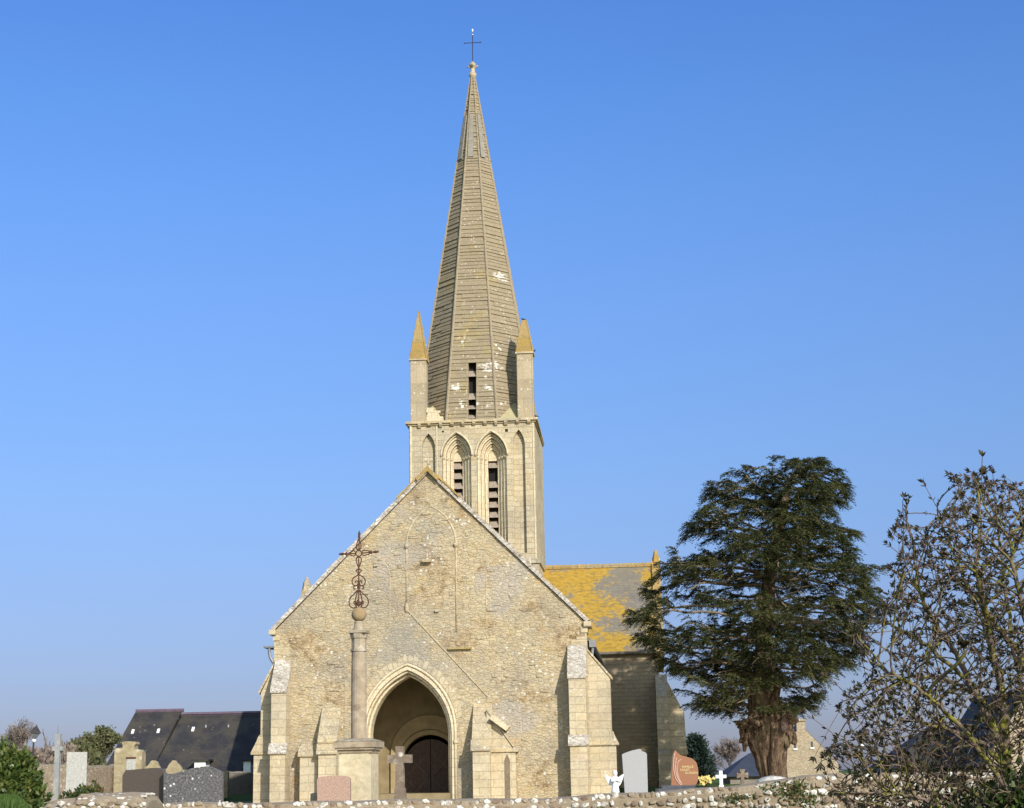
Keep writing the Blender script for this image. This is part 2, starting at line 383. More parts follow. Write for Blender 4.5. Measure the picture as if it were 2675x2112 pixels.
M['brownstone'] = plain('dark_brown_granite', (.055, .042, .036), (.085, .066, .055), 30, .35, .5, .1)
M['slab'] = plain('dark_slab', (.05, .055, .07), (.10, .105, .12), 12, .4)
M['tomb'] = stone('ochre_tomb_stone', 'rubble', jt=0, sc=.6, grey=.35, white=.3, dark=.4, orange=.3, bump=.7, ramp=[(0, (.24, .19, .12)), (.5, (.33, .275, .17)), (1, (.42, .36, .25))])
M['palestone'] = stone('pale_cross_stone', 'rubble', jt=0, sc=.5, grey=.5, white=.3, dark=.1, orange=.05, bump=.3, ramp=[(0, (.22, .23, .24)), (.5, (.29, .295, .30)), (1, (.36, .36, .36))])
M['lichencross'] = stone('lichened_cross_stone', 'rubble', jt=0, sc=1.0, grey=.3, white=1.0, dark=.7, orange=.15, bump=.5, upgrey=.9, ramp=[(0, (.13, .095, .07)), (.5, (.19, .145, .11)), (1, (.30, .25, .18))])
M['shadestone'] = stone('shaded_grey_rubble', 'rubble', sc=1.6, grey=.6, white=.2, dark=.5, orange=0, bump=.7, ramp=[(0, (.20, .185, .165)), (.5, (.28, .26, .23)), (1, (.36, .34, .31))])  # shaded counterpart of the flint rubble, the shade put into a darker grey
def speck():
    m = N('speckled_dark_granite', .45, .5); P = m.tc.outputs['Object']
    n = m.noise(P, 24, 4, .8)[0]; v = m.vor(P, 17); k = m.n('ShaderNodeSeparateColor'); m.put(k.inputs[0], v.outputs['Color'])
    c = m.ramp(n, [(.35, (.03, .03, .034)), (.52, (.095, .09, .09)), (.66, (.22, .21, .20))])
    c = m.mix(m.math('MULTIPLY', m.step(v.outputs['Distance'], .42, .25), m.step(k.outputs[0], .86, .9)), c, (.62, .61, .60))
    return m.done(c)
M['speck'] = speck()
def leafmat(name, cols, rough=.6, trans=.25, sc=3, spec=.3):
    m = N(name, rough, spec); P = m.tc.outputs['Object']
    a = m.n('ShaderNodeAttribute', attribute_name='rnd')
    n = m.noise(P, sc, 3, .6)[0]
    t = m.math('ADD', m.math('MULTIPLY', n, .5), m.math('MULTIPLY', a.outputs['Fac'], .5))
    c = m.ramp(t, cols); m.done(c)
    if trans:
        tr = m.n('ShaderNodeBsdfTranslucent'); m.put(tr.inputs[0], c); mx = m.n('ShaderNodeMixShader'); mx.inputs[0].default_value = trans
        m.t.links.new(m.b.outputs[0], mx.inputs[1]); m.t.links.new(tr.outputs[0], mx.inputs[2])
        m.t.links.new(mx.outputs[0], m.t.nodes['Material Output'].inputs[0])
    return m.m
M['yew'] = leafmat('yew_needles', [(.2, (.020, .026, .014)), (.42, (.058, .074, .028)), (.62, (.105, .116, .042)), (.88, (.20, .18, .075))], .75, .25, .6, .08)
M['laurel'] = leafmat('laurel_leaves', [(.2, (.025, .045, .010)), (.45, (.065, .105, .02)), (.65, (.12, .15, .035)), (.85, (.20, .20, .06))], .35, .25, 2, .5)
M['redtip'] = leafmat('red_tipped_leaves', [(.2, (.03, .055, .012)), (.5, (.07, .11, .025)), (.8, (.18, .085, .04))], .4, .25, 3, .4)
M['bud'] = leafmat('spring_leaves', [(.2, (.025, .026, .016)), (.42, (.055, .052, .026)), (.6, (.105, .062, .045)), (.78, (.10, .115, .04)), (.95, (.17, .16, .07))], .75, .3, 5, .08)
M['greenshrub'] = leafmat('green_leaves', [(.2, (.02, .035, .01)), (.5, (.05, .08, .018)), (.8, (.10, .14, .03))], .5, .3, 5)
M['palegreen'] = leafmat('pale_spring_foliage', [(.2, (.10, .105, .05)), (.5, (.16, .17, .075)), (.8, (.23, .22, .11))], .8, .3, 1)
M['twig'] = leafmat('grey_twigs', [(.2, (.15, .12, .10)), (.8, (.27, .215, .18))], .9, 0, 1)
M['pine'] = leafmat('pine_needles', [(.2, (.018, .033, .028)), (.5, (.03, .05, .04)), (.8, (.05, .075, .055))], .7, .1, 1)
M['grass'] = leafmat('grass_blades', [(.2, (.04, .085, .012)), (.8, (.10, .16, .03))], .6, .3, 2)
M['yellow'] = leafmat('yellow_petals', [(.2, (.85, .62, .12)), (.8, (.92, .86, .45))], .6, .3, 30)
def bark():
    m = N('yew_bark', .95, .1); P = m.tc.outputs['Object']
    s2 = m.vmath('MULTIPLY', P, (5, 5, .8)); n = m.noise(s2, 1.7, 7, .8)[0]; n2 = m.noise(P, 1.4, 4, .6, 4)[0]
    c = m.ramp(n, [(.38, (.03, .018, .012)), (.47, (.11, .07, .045)), (.56, (.22, .15, .10)), (.66, (.38, .29, .21))])
    c = m.mix(m.math('MULTIPLY', m.step(n2, .5, .65), .35), c, (.22, .20, .10))
    c = m.mix(m.step(m.Z if hasattr(m, 'Z') else n2, 2, 3), c, c)
    m.bump(n, 1.0, .12); return m.done(c)
M['bark'] = bark()
def branchmat():
    m = N('lichened_branch', .9, .1); P = m.tc.outputs['Object']; a = m.n('ShaderNodeAttribute', attribute_name='rnd')
    n = m.noise(P, 9, 4, .7)[0]
    c = m.ramp(m.noise(P, 30, 3)[0], [(.3, (.09, .065, .05)), (.7, (.25, .185, .15))])
    msk = m.math('MULTIPLY', m.step(n, .44, .54), m.step(a.outputs['Fac'], .05, .22))
    c = m.mix(msk, c, m.ramp(n, [(.4, (.09, .085, .03)), (.7, (.27, .24, .045))]))
    m.bump(n, .6, .01); return m.done(c)
M['branch'] = branchmat()
def ground():
    m = N('turf_and_bounce_gravel', .95, .1); P = m.tc.outputs['Object']
    n = m.noise(P, .6, 6, .7)[0]; n2 = m.noise(P, 14, 4, .7, 4)[0]
    c = m.ramp(m.math('ADD', m.math('MULTIPLY', n, .5), m.math('MULTIPLY', n2, .5)), [(.35, (.045, .075, .018)), (.55, (.075, .115, .025)), (.7, (.13, .13, .05))])
    sp = m.n('ShaderNodeSeparateXYZ'); m.put(sp.inputs[0], P)
    gx = m.step(m.math('ADD', sp.outputs[0], m.math('MULTIPLY', n, 3)), -15.5, -14.0); gy = m.math('MULTIPLY', m.step(sp.outputs[1], 25.0, 26.0), m.step(sp.outputs[1], 84, 80))
    gx = m.math('MULTIPLY', gx, m.step(m.math('ADD', sp.outputs[0], m.math('MULTIPLY', sp.outputs[1], .27)), .0, 1.5))
    c = m.mix(m.math('MULTIPLY', gx, gy), c, m.ramp(n2, [(.35, (.34, .29, .21)), (.65, (.52, .46, .36))]))  # unseen pale gravel near the church, added to bounce warm light into shadows
    m.bump(n2, .8, .06); return m.done(c)
M['turf_and_bounce_gravel'] = ground()
M['road'] = plain('asphalt', (.045, .045, .045), (.065, .063, .06), 40, .9, .2, .3)
def flint():
    m = N('flint_and_mortar', .75, .3); P = m.tc.outputs['Object']
    a = m.n('ShaderNodeAttribute', attribute_name='rnd'); n = m.noise(P, 18, 5, .75)[0]
    c = m.ramp(a.outputs['Fac'], [(0, (.27, .21, .14)), (.2, (.33, .265, .18)), (.35, (.20, .14, .10)), (.5, (.46, .38, .28)), (.6, (.60, .56, .49)), (1, (.80, .77, .71))])
    c = m.mix(m.math('MULTIPLY', m.step(n, .46, .60), .75), c, (.25, .185, .125))
    c = m.mix(m.math('MULTIPLY', m.step(m.noise(P, 1.3, 4, .7, 8)[0], .55, .7), .35), c, (.30, .27, .22))
    m.bump(n, .7, .02); return m.done(c)
M['flint'] = flint()
def set_rnd(o, vals):
    at = o.data.attributes.new('rnd', 'FLOAT', 'POINT'); at.data.foreach_set('value', np.asarray(vals, dtype=np.float32))

# ------------------------------------------------------------------ ground
GZ = .84
def ss(a, b, v):
    t = max(0, min(1, (v - a) / (b - a))); return t * t * (3 - 2 * t)
def ground_z(X, Y):
    bank = ss(-.272 * max(Y, 14), -.30 * max(Y, 14), X)
    GB = .45 + .39 * ss(76, 94, Y)
    back = GB + (1.30 - GB) * bank * ss(58, 30, Y)
    if Y < 25.2: return max(1.30 * bank * ss(10, 16, Y), 0) 
    return back
def build_ground():
    xs = sorted(set([-3000, -1200, -500, -250, -120, -70] + [i * 1.0 for i in range(-40, 41)] + [-i * .25 for i in range(14, 50)] + [60, 100, 180, 400, 1000, 3000]))
    ys = [-300, -60, -20, 0, 6, 10, 12, 14, 16, 18, 20, 22, 24, 25.15, 25.35, 26, 28, 30, 34, 38, 42, 46, 50, 55, 60, 66, 72, 78, 84, 90, 100, 110, 125, 150, 200, 300, 600, 1200, 4000]
    bm = bmesh.new(); g = {}
    for i, x in enumerate(xs):
        for j, y in enumerate(ys):
            z = ground_z(x, y) + (noise.noise(Vector((x * .3, y * .3, 0))) * .03 if y > 26 else 0)
            g[i, j] = bm.verts.new((x, y, z))
    for i in range(len(xs) - 1):
        for j in range(len(ys) - 1):
            bm.faces.new((g[i, j], g[i + 1, j], g[i + 1, j + 1], g[i, j + 1]))
    obj('ground', bm, M['turf_and_bounce_gravel'], smooth=True, kind='structure')
    bm = bmesh.new(); box(bm, -60, 60, 3, 9.0, -.2, .02)
    obj('road', bm, M['road'], kind='structure')
build_ground()

# ------------------------------------------------------------------ church
church = empty('church', ORG, -YAW, label='old cream limestone church with tall octagonal stone spire and pointed entrance porch', cat='church')
church.scale = (S, S, S)
ZB = .2
def cpart(name, bm, mat, parent=church, **k): return obj(name, bm, mat, parent, **k)

# front gable
EH = 6.33; AH = 11.8; HW = 5.5
PCX = -.76
arch_big = arch(PCX, 1.70, 2.75, 5.02, ZB)
bm = bmesh.new()
prism(bm, [(-HW, ZB), (-HW, EH), (0, AH), (HW, EH), (HW, ZB)] + list(reversed(arch_big)), 0, .85)
rq = random.Random(12)
for i in range(520):
    x, z = rq.uniform(-5.3, 5.3), rq.uniform(.6, 11.2)
    if z > AH - .5 - abs(x) * .995 or (abs(x - PCX) < 2.3 and z < 7.0): continue
    w, h_ = rq.uniform(.05, .18), rq.uniform(.03, .075); pj = rq.uniform(.008, .028)
    box(bm, x - w, x + w, -pj, .02, z - h_, z + h_, .012, rq)
cpart('gable_wall', bm, M['rubble'])
# coping
def coping(bm, x0, z0, x1, z1, y0, y1, th=.17, seg=14):
    rnd = random.Random(int(x1 * 7 + 3))
    d = Vector((x1 - x0, z1 - z0)); L = d.length; d /= L; n = Vector((-d.y, d.x))
    if n.y < 0: n = -n
    for i in range(seg):
        a, b = Vector((x0, z0)) + d * (L * i / seg), Vector((x0, z0)) + d * (L * (i + 1) / seg - .012)
        t = th + rnd.uniform(-.015, .02); yo = rnd.uniform(-.015, .015)
        prism(bm, [tuple(a), tuple(b), tuple(b + n * t), tuple(a + n * t)], y0 + yo, y1)
for s in (-1, 1):
    bm = bmesh.new(); coping(bm, s * (HW + .02), EH + .02, s * .0, AH + .02, -.10, 1.0, .14)
    cpart('coping', bm, M['copestone'] if 'copestone' in M else M.setdefault('copestone', stone('white_lichened_coping', 'rubble', jt=0, sc=2.2, grey=.1, white=1, dark=.85, orange=.25, bump=.6, upgrey=.15, ramp=[(0, (.20, .17, .14)), (.4, (.36, .32, .27)), (.62, (.50, .46, .41)), (1, (.78, .76, .71))])))
bm = bmesh.new()
for s in (-1, 1):
    box(bm, *sorted((s * 5.42, s * 5.68)), -.15, 1.0, 6.2, 6.38)
    box(bm, *sorted((s * 5.3, s * 5.55)), -.05, .95, 6.0, 6.2)
split('kneeler', bm, M['ashlar'], parent=church)
bm = bmesh.new()
prism(bm, [(-.42, 11.62), (0, 12.06), (.42, 11.62), (.36, 11.5), (0, 11.86), (-.36, 11.5)], -.2, .5)
for s in (-1, 1):
    coping(bm, s * 1.1, AH + .2 - 1.1, s * .3, AH + .2 - .3, -.16, .8, .05, 3)
cpart('ridge_stone', bm, M['rooflichen'])
bm = bmesh.new(); lathe(bm, [(.09, 12.0), (.06, 12.1), (.04, 12.16), (.06, 12.2)], 8, (0, .2, 0))
prism(bm, [(-.03, 12.18), (-.03, 12.30), (-.14, 12.28), (-.16, 12.34), (-.14, 12.40), (-.03, 12.38), (-.05, 12.5), (0, 12.54), (.05, 12.5), (.03, 12.38), (.14, 12.40), (.16, 12.34), (.14, 12.28), (.03, 12.30), (.03, 12.18)], .15, .25)
cpart('gable_cross', bm, M['string'])
# quoins at the corners
bm = bmesh.new(); rq = random.Random(4)
for s in (-1, 1):
    z = 5.25
    while z < 6.0:
        w = rq.choice((.35, .55)); box(bm, *sorted((s * (HW + .012), s * (HW - w))), -.012, .3, z, z + .25); z += .262
split('quoin', bm, parent=church, mat= M['ashlar'])

# nave walls and roof behind the gable
bm = bmesh.new()
for s in (-1, 1):
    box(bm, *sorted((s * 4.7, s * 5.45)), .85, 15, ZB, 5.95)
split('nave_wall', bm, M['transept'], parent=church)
bm = bmesh.new()
for s in (-1, 1):
    prism(bm, [(s * 5.62, 5.82), (0, 11.55), (0, 11.43), (s * 5.56, 5.74)], .9, 15.05)
split('nave_roof', bm, M['slate'], parent=church)
# gutters
for s, (p0, p1) in ((-1, ((700, 1688), (735, 1690))), (1, ((1548, 1670), (1530, 1670)))):
    bm = bmesh.new()
    x0, z0 = f(*p0, .9)
    tube(bm, [(s * 5.66, .95, 5.72), (s * 5.66, 15, 5.72)], .075, 8)
    if s < 0:
        box(bm, -5.90, -5.50, -.02, .98, 5.76, 5.82)
        tube(bm, [(-5.70, .05, 5.76), (-5.70, .05, 5.6), (-5.66, .05, 5.42), (-5.58, .06, 5.28), (-5.50, .1, 5.15), (-5.48, .3, 4.95)], .05, 8)
    else:
        box(bm, 5.56, 5.80, .75, .95, 5.55, 5.80)
        tube(bm, [(5.68, .85, 5.55), (5.66, .8, 5.35), (5.62, .75, 5.05)], .05, 8)
    cpart('gutter', bm, M['zinc'])

# buttresses
def wbut(x0, x1, yl, yu, zm, zs, zt, mats=('ashlar', 'string'), top=.0, zw=None):
    """buttress standing forward of the front wall"""
    bm = bmesh.new(); zw = zw or zm + .32
    prism(bm, [(0.02, ZB), (-yl, ZB), (-yl, zm), (-yu, zw), (-yu, zs), (.02, zt)], x0, x1, 'x')
    b = cpart('buttress', bm, M[mats[0]])
    bm = bmesh.new()
    prism(bm, [(-yl - .075, zm - .01), (-yl - .09, zm + .05), (-yu - .01, zw + .04), (-yu - .01, zw - .05), (-yl - .0, zm - .015)], x0 - .06, x1 + .06, 'x')
    if zs < zt - .05:
        d = Vector((yu, zt - zs)).normalized(); nn = Vector((-d.y, d.x)) * .045
        prism(bm, [(-yu - .05, zs - .06), (-yu - .06, zs), (-yu - .01 + nn.x, zs + .04 + nn.y), (nn.x, zt + nn.y), (0.0, zt - .03), (-yu - .0, zs - .03)], x0 - .035, x1 + .035, 'x')
    split('weathering', bm, M[mats[1]], b)
    return b
def sbut(s, x0, xl, xu, y0, y1, zm, zs, zt, mats=('ashlar', 'string'), zw=None):
    """side buttress standing out to one side (s=-1 left, 1 right)"""
    bm = bmesh.new(); zw = zw or zm + .45
    prism(bm, [(x0, ZB), (s * xl, ZB), (s * xl, zm), (s * xu, zw), (s * xu, zs), (x0, zt)], y0, y1)
    b = cpart('buttress', bm, M[mats[0]])
    bm = bmesh.new()
    prism(bm, [(s * (xl + .09), zm - .01), (s * (xl + .10), zm + .05), (s * (xu + .01), zw + .04), (s * (xu + .01), zw - .05), (s * xl, zm - .015)], y0 - .06, y1 + .06)
    box(bm, *sorted((x0, s * (xl + .06))), y0 - .07, y0 + .0, zm - .01, zm + .055)
    prism(bm, [(x0, zm + .055), (s * (xl + .05), zm + .055), (s * (xu + .06), zw + .0), (x0, zw)], y0 - .045, y0 - .004)
    a = Vector((s * xu, zs)); c = Vector((x0, zt)); d = (c - a).normalized(); nn = Vector((-d.y, d.x))
    if nn.y < 0: nn = -nn
    prism(bm, [tuple(a + Vector((s * .07, -.05))), tuple(a + Vector((s * .07, .02)) + nn * .02), tuple(c + nn * .05), tuple(c)], y0 - .04, y1 + .04)
    split('weathering', bm, M[mats[1]], b)
    return b
wbut(4.87, 5.45, .82, .74, 2.15, 4.45, 5.56, mats=('ashlar', 'copestone'))
sbut(1, 5.45, 6.40, 6.27, .06, .72, 2.16, 4.42, 5.45)
wbut(-5.42, -4.90, .82, .74, 2.08, 4.20, 5.30, mats=('ashlar', 'copestone'))
sbut(-1, -5.45, 6.20, 5.97, .06, .72, 2.09, 4.20, 5.25, zw=2.72)
wbut(-4.45, -3.82, .50, .30, 1.98, 2.2, 2.45)                       # low buttress
wbut(-3.74, -3.14, .84, .78, 2.04, 2.45, 3.6, mats=('ashlar', 'string'))   # porch, left
wbut(1.56, 2.14, .84, .80, 2.05, 2.12, 3.62, mats=('ashlar', 'string'))     # porch, right
b = sbut(1, 2.0, 2.98, 2.9, -.34, -.02, 2.0, 2.1, 3.42, zw=2.12)
bm = bmesh.new()                                                   # slit under a pointed head in the porch buttress
prism(bm, [(2.60, ZB), (2.60, 1.72), (2.69, 1.92), (2.78, 1.72), (2.78, ZB)], -.362, -.335)
obj('slit', bm, M['slitwood'] if 'slitwood' in M else M.setdefault('slitwood', plain('weathered_board', (.13, .10, .065), (.24, .19, .13), 10)), b)
bm = bmesh.new()
c0 = Vector(f(1288, 1868, -.3)); c1 = Vector(f(1332, 1900, -.3)); d = (c1 - c0).normalized(); nn = Vector((d.y, -d.x))
if nn.y > 0: nn = -nn
prism(bm, [tuple(c0), tuple(c1), tuple(c1 + nn * .17), tuple(c0 + nn * .17)], -.62, 0)
cpart('coping_stub', bm, M['moulding'])

# old porch gable relief on the front wall
bm = bmesh.new()
poly = [(-3.0, ZB), (-3.0, 4.45), (-.82, 6.97), (1.50, 4.42), (1.98, 3.9), (1.98, 3.6), (1.58, 3.6), (1.58, ZB)]
prism(bm, poly + list(reversed(arch(PCX, 1.62, 2.72, 4.98, ZB))), -.025, 0.0)
cpart('porch_gable', bm, M['porchstone'])
bm = bmesh.new()
a, c = Vector((-.84, 7.0)), Vector((2.02, 3.87)); d = (c - a).normalized(); n_ = Vector((-d.y, d.x)) if d.x < 0 else Vector((-d.y, d.x))
if n_.y < 0: n_ = -n_
prism(bm, [tuple(a), tuple(c), tuple(c + n_ * .05), tuple(a + n_ * .05)], -.055, .0)
a, c = Vector((-.80, 7.0)), Vector((-3.02, 4.42)); d = (c - a).normalized(); n_ = Vector((-d.y, d.x))
if n_.y < 0: n_ = -n_
prism(bm, [tuple(a), tuple(c), tuple(c + n_ * .03), tuple(a + n_ * .03)], -.035, .0)
split('roof_scar', bm, M['string'], parent=church)

# porch arch orders
def ring(bm, cx, hi, ho, zsi, zai, zso, zao, y0, y1, z0=ZB):
    band(bm, arch(cx, hi, zsi, zai, z0), arch(cx, ho, zso, zao, z0), y0, y1)
bm = bmesh.new()
ring(bm, PCX, 1.53, 1.625, 2.66, 4.86, 2.72, 4.985, -.13, .30)
ring(bm, PCX, 1.45, 1.53, 2.63, 4.76, 2.66, 4.86, .02, .30)
ring(bm, PCX, 1.37, 1.70, 2.6, 4.66, 2.75, 5.02, .30, .85)
cpart('porch_arch', bm, M['moulding'])
bm = bmesh.new()
P_ = arch(PCX, 1.66, 2.75, 5.05, ZB, 20); tube(bm, [(x, -.14, z) for x, z in P_], .05, 8)
P_ = arch(PCX, 1.49, 2.64, 4.80, ZB, 20); tube(bm, [(x, -.0, z) for x, z in P_], .045, 8)
P_ = arch(PCX, 1.41, 2.62, 4.70, ZB, 20); tube(bm, [(x, .25, z) for x, z in P_], .05, 8)
for s in (-1, 1): lathe(bm, [(.06, 2.30), (.085, 2.36), (.085, 2.40), (.06, 2.44)], 10, (PCX + s * 1.66, -.14, 0))
cpart('arch_moulding', bm, M['moulding'], smooth=True)
# voussoirs round the arch
bm = bmesh.new(); rq = random.Random(8)
I_ = arch(PCX, 1.72, 2.78, 5.12, None, 17); O_ = arch(PCX, 1.99, 2.85, 5.42, None, 17)
for k in range(2, len(I_) - 3):
    if k == 16 or k == 17: pass
    t = rq.uniform(.72, 1.0)
    q = lambda a, b, w: (a[0] + (b[0] - a[0]) * w, a[1] + (b[1] - a[1]) * w)
    i0, i1, o0, o1 = I_[k], I_[k + 1], q(I_[k], O_[k], t), q(I_[k + 1], O_[k + 1], t)
    g = .06
    prism(bm, [q(i0, i1, g), q(i0, i1, 1 - g), q(o0, o1, 1 - g), q(o0, o1, g)], -.034 - rq.uniform(0, .006), -.0)
cpart('voussoir_ring', bm, M['ashlar'])
# porch inside: vault, inner wall with round arch and door
bm = bmesh.new()
A_ = arch(PCX, 1.95, 2.6, 4.95, ZB, 10)
A2 = arch(PCX, 2.1, 2.6, 5.15, ZB, 10)
band(bm, A_, A2, .85, 3.25)
box(bm, PCX - 2.1, PCX + 2.1, .0, 3.3, ZB - .1, .66)
cpart('porch_vault', bm, M['interior'])
DC = -.45
def rarch(cx, hw, zs, z0, n=16): return [(cx - hw, z0)] + [(cx - hw * math.cos(math.pi * i / n), zs + hw * math.sin(math.pi * i / n)) for i in range(n + 1)] + [(cx + hw, z0)]
bm = bmesh.new()
prism(bm, [(PCX - 2.1, ZB), (PCX - 2.1, 5.2), (PCX + 2.1, 5.2), (PCX + 2.1, ZB)] + list(reversed(rarch(DC, .99, 1.72, ZB))), 3.25, 3.7)
cpart('inner_wall', bm, M['interior'])
bm = bmesh.new()
band(bm, rarch(DC, 1.14, 1.78, ZB), rarch(DC, 1.42, 2.0, ZB), 3.12, 3.25)
band(bm, rarch(DC, .99, 1.73, ZB), rarch(DC, 1.12, 1.77, ZB), 3.18, 3.26)
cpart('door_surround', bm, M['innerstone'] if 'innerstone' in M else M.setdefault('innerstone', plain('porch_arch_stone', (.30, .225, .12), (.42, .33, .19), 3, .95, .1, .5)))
door = empty('door', (DC, 3.45, ZB)); door.parent = church
for s in (-1, 1):
    bm = bmesh.new()
    pts = [(s * .985, 0)] + [(s * .985 * math.cos(math.pi / 2 * i / 10), 1.37 + .985 * math.sin(math.pi / 2 * i / 10)) for i in range(10)] + [(s * .012, 2.355), (s * .012, 0)]
    prism(bm, pts, 0, .06)
    for i in range(1, 6): 
        x = s * i * .17; box(bm, x - .012, x + .012, -.012, 0, 0, 1.3 + math.sqrt(max(0, .97 - x * x)))
    bm2 = bm
    lf = obj('door_leaf', bm, M['door'], door)
    bm = bmesh.new()
    for z0_ in (.15, 1.05):
        for a, c in (((.08, z0_), (.9, z0_ + .8)), ((.08, z0_ + .8), (.9, z0_))):
            av, cv = Vector((s * a[0], a[1])), Vector((s * c[0], c[1])); dd = (cv - av).normalized(); nv = Vector((-dd.y, dd.x)) * .035
            yy = -.05 if a[1] == z0_ else -.03
            prism(bm, [tuple(av + nv), tuple(cv + nv), tuple(cv - nv), tuple(av - nv)], yy, -.0125)
    obj('brace', bm, M['bracewood'] if 'bracewood' in M else M.setdefault('bracewood', plain('paler_oak', (.095, .062, .046), (.17, .115, .09), 9, .8)), lf)
# blind arch and other front relief
bm = bmesh.new()
P_ = [(-.79, 7.0)] + arch(.09, .88, 9.25, 10.62, None, 12) + [(.96, 6.15)]
tube(bm, [(x, .012, z) for x, z in P_], .040, 8)
for x in (-.79, .96): lathe(bm, [(.045, 9.12), (.075, 9.18), (.085, 9.24), (.05, 9.27)], 8, (x, -.01, 0))
lathe(bm, [(.03, 6.85), (.085, 6.95), (.085, 7.05), (.045, 7.2)], 8, (-.79, -.02, 0))
cpart('blind_arch', bm, M['ashlar'], smooth=True)
bm = bmesh.new()
tube(bm, [(-1.40, 0, 6.3), (-1.39, 0, 8.15), (-1.45, 0, 8.45), (-1.62, 0, 8.72), (-1.85, 0, 8.88), (-2.2, 0, 8.97)], .022, 6)
tube(bm, [(-1.40, 0, 6.3), (-1.62, 0, 6.05), (-2.2, 0, 5.45)], .02, 6)
tube(bm, [(2.02, 0, 5.9), (2.02, 0, 8.15), (2.1, 0, 8.45), (2.3, 0, 8.72)], .018, 6)
split('arch_trace', bm, M['string'], parent=church)
bm = bmesh.new(); box(bm, .66, 1.49, -.12, 0, 5.53, 5.59); cpart('ledge', bm, M['rooflichen'])
bm = bmesh.new(); box(bm, -.2, .1, -.2, 0, 8.6, 8.68, .015)
box(bm, .22, .36, -.1, 0, 6.86, 6.93, .01); box(bm, -1.95, -1.82, -.08, 0, 8.52, 8.58, .01)
split('corbel', bm, M['ashlar'], parent=church)
# ------------------------------------------------------------------ tower
TY, TH, TB, TZ = 15.0, 2.85, 17.85, 16.78
def win_orders(cx, z_sp, z_ap, hw):
    h = z_ap - z_sp
    return [(cx, hw - .15 * k, z_sp, z_ap - (.235 * k)) for k in range(4)]
w1 = (-.70, 15.33, 16.37, .655); w2 = (.885, 15.30, 16.37, .675)
SILL = 10.6
front_holes = []
niche_r = arch(2.13, .27, 15.75, 16.46, 10.85); niche_l = arch(-1.97, .30, 15.72, 16.42, 10.85)
bm = bmesh.new()
hl = [arch(w[0], w[3], w[1], w[2], SILL) for w in (w1, w2)] + [niche_l, niche_r]
hole = lambda x, z, s=.045: [(x - s, z - s), (x - s, z + s), (x + s, z + s), (x + s, z - s)]
hl += [hole(*f(1362 - 5, 955, 15) if False else (f(1355 - 11, 1184, 15))), hole(*f(1354, 1278, 15)), hole(*f(1157, 1128, 15)), hole(*f(1323, 1125, 15), .07)]
hl = hl[:4] + [h for h in hl[4:]]
# small putlog holes must not cross the niche: keep those left of it
hl = [h for i, h in enumerate(hl) if i < 4 or abs(h[0][0] - 2.13) > .34]
prism(bm, [[(-TH, 10.42), (-TH, TZ), (TH, TZ), (TH, 10.42)]] + hl, TY, TY + .22)
cpart('belfry_front', bm, M['tower'])
bm = bmesh.new()
box(bm, -TH, TH, TY + .9, TY + 2 * TH, 10.42, TZ)          # body behind the orders
for x0, x1 in ((-TH, -1.37), (1.57, TH)): box(bm, x0, x1, TY + .22, TY + .9, 10.42, TZ)
box(bm, -.03, .195, TY + .22, TY + .9, 10.42, TZ)
box(bm, -1.37, 1.57, TY + .22, TY + .9, 16.4, TZ)
cpart('belfry_walls', bm, M['tower'])
bm = bmesh.new()
box(bm, -TH - .09, TH + .09, TY - .09, TY + 2 * TH + .09, ZB, 10.42)
cpart('tower_base', bm, M['tower'])
bm = bmesh.new()
bmv = [(-TH - .16, TY - .16), (TH + .16, TY - .16), (TH + .16, TY + 2 * TH + .16), (-TH - .16, TY + 2 * TH + .16)]
prism(bm, bmv, 10.36, 10.42, 'z')
vs = [bm.verts.new((x, y, 10.42)) for x, y in bmv] + [bm.verts.new((x, y, 10.6)) for x, y in ((-TH, TY), (TH, TY), (TH, TY + 2 * TH), (-TH, TY + 2 * TH))]
for i in range(4): bm.faces.new((vs[i], vs[(i + 1) % 4], vs[4 + (i + 1) % 4], vs[4 + i]))
cpart('string_course', bm, M['string'])
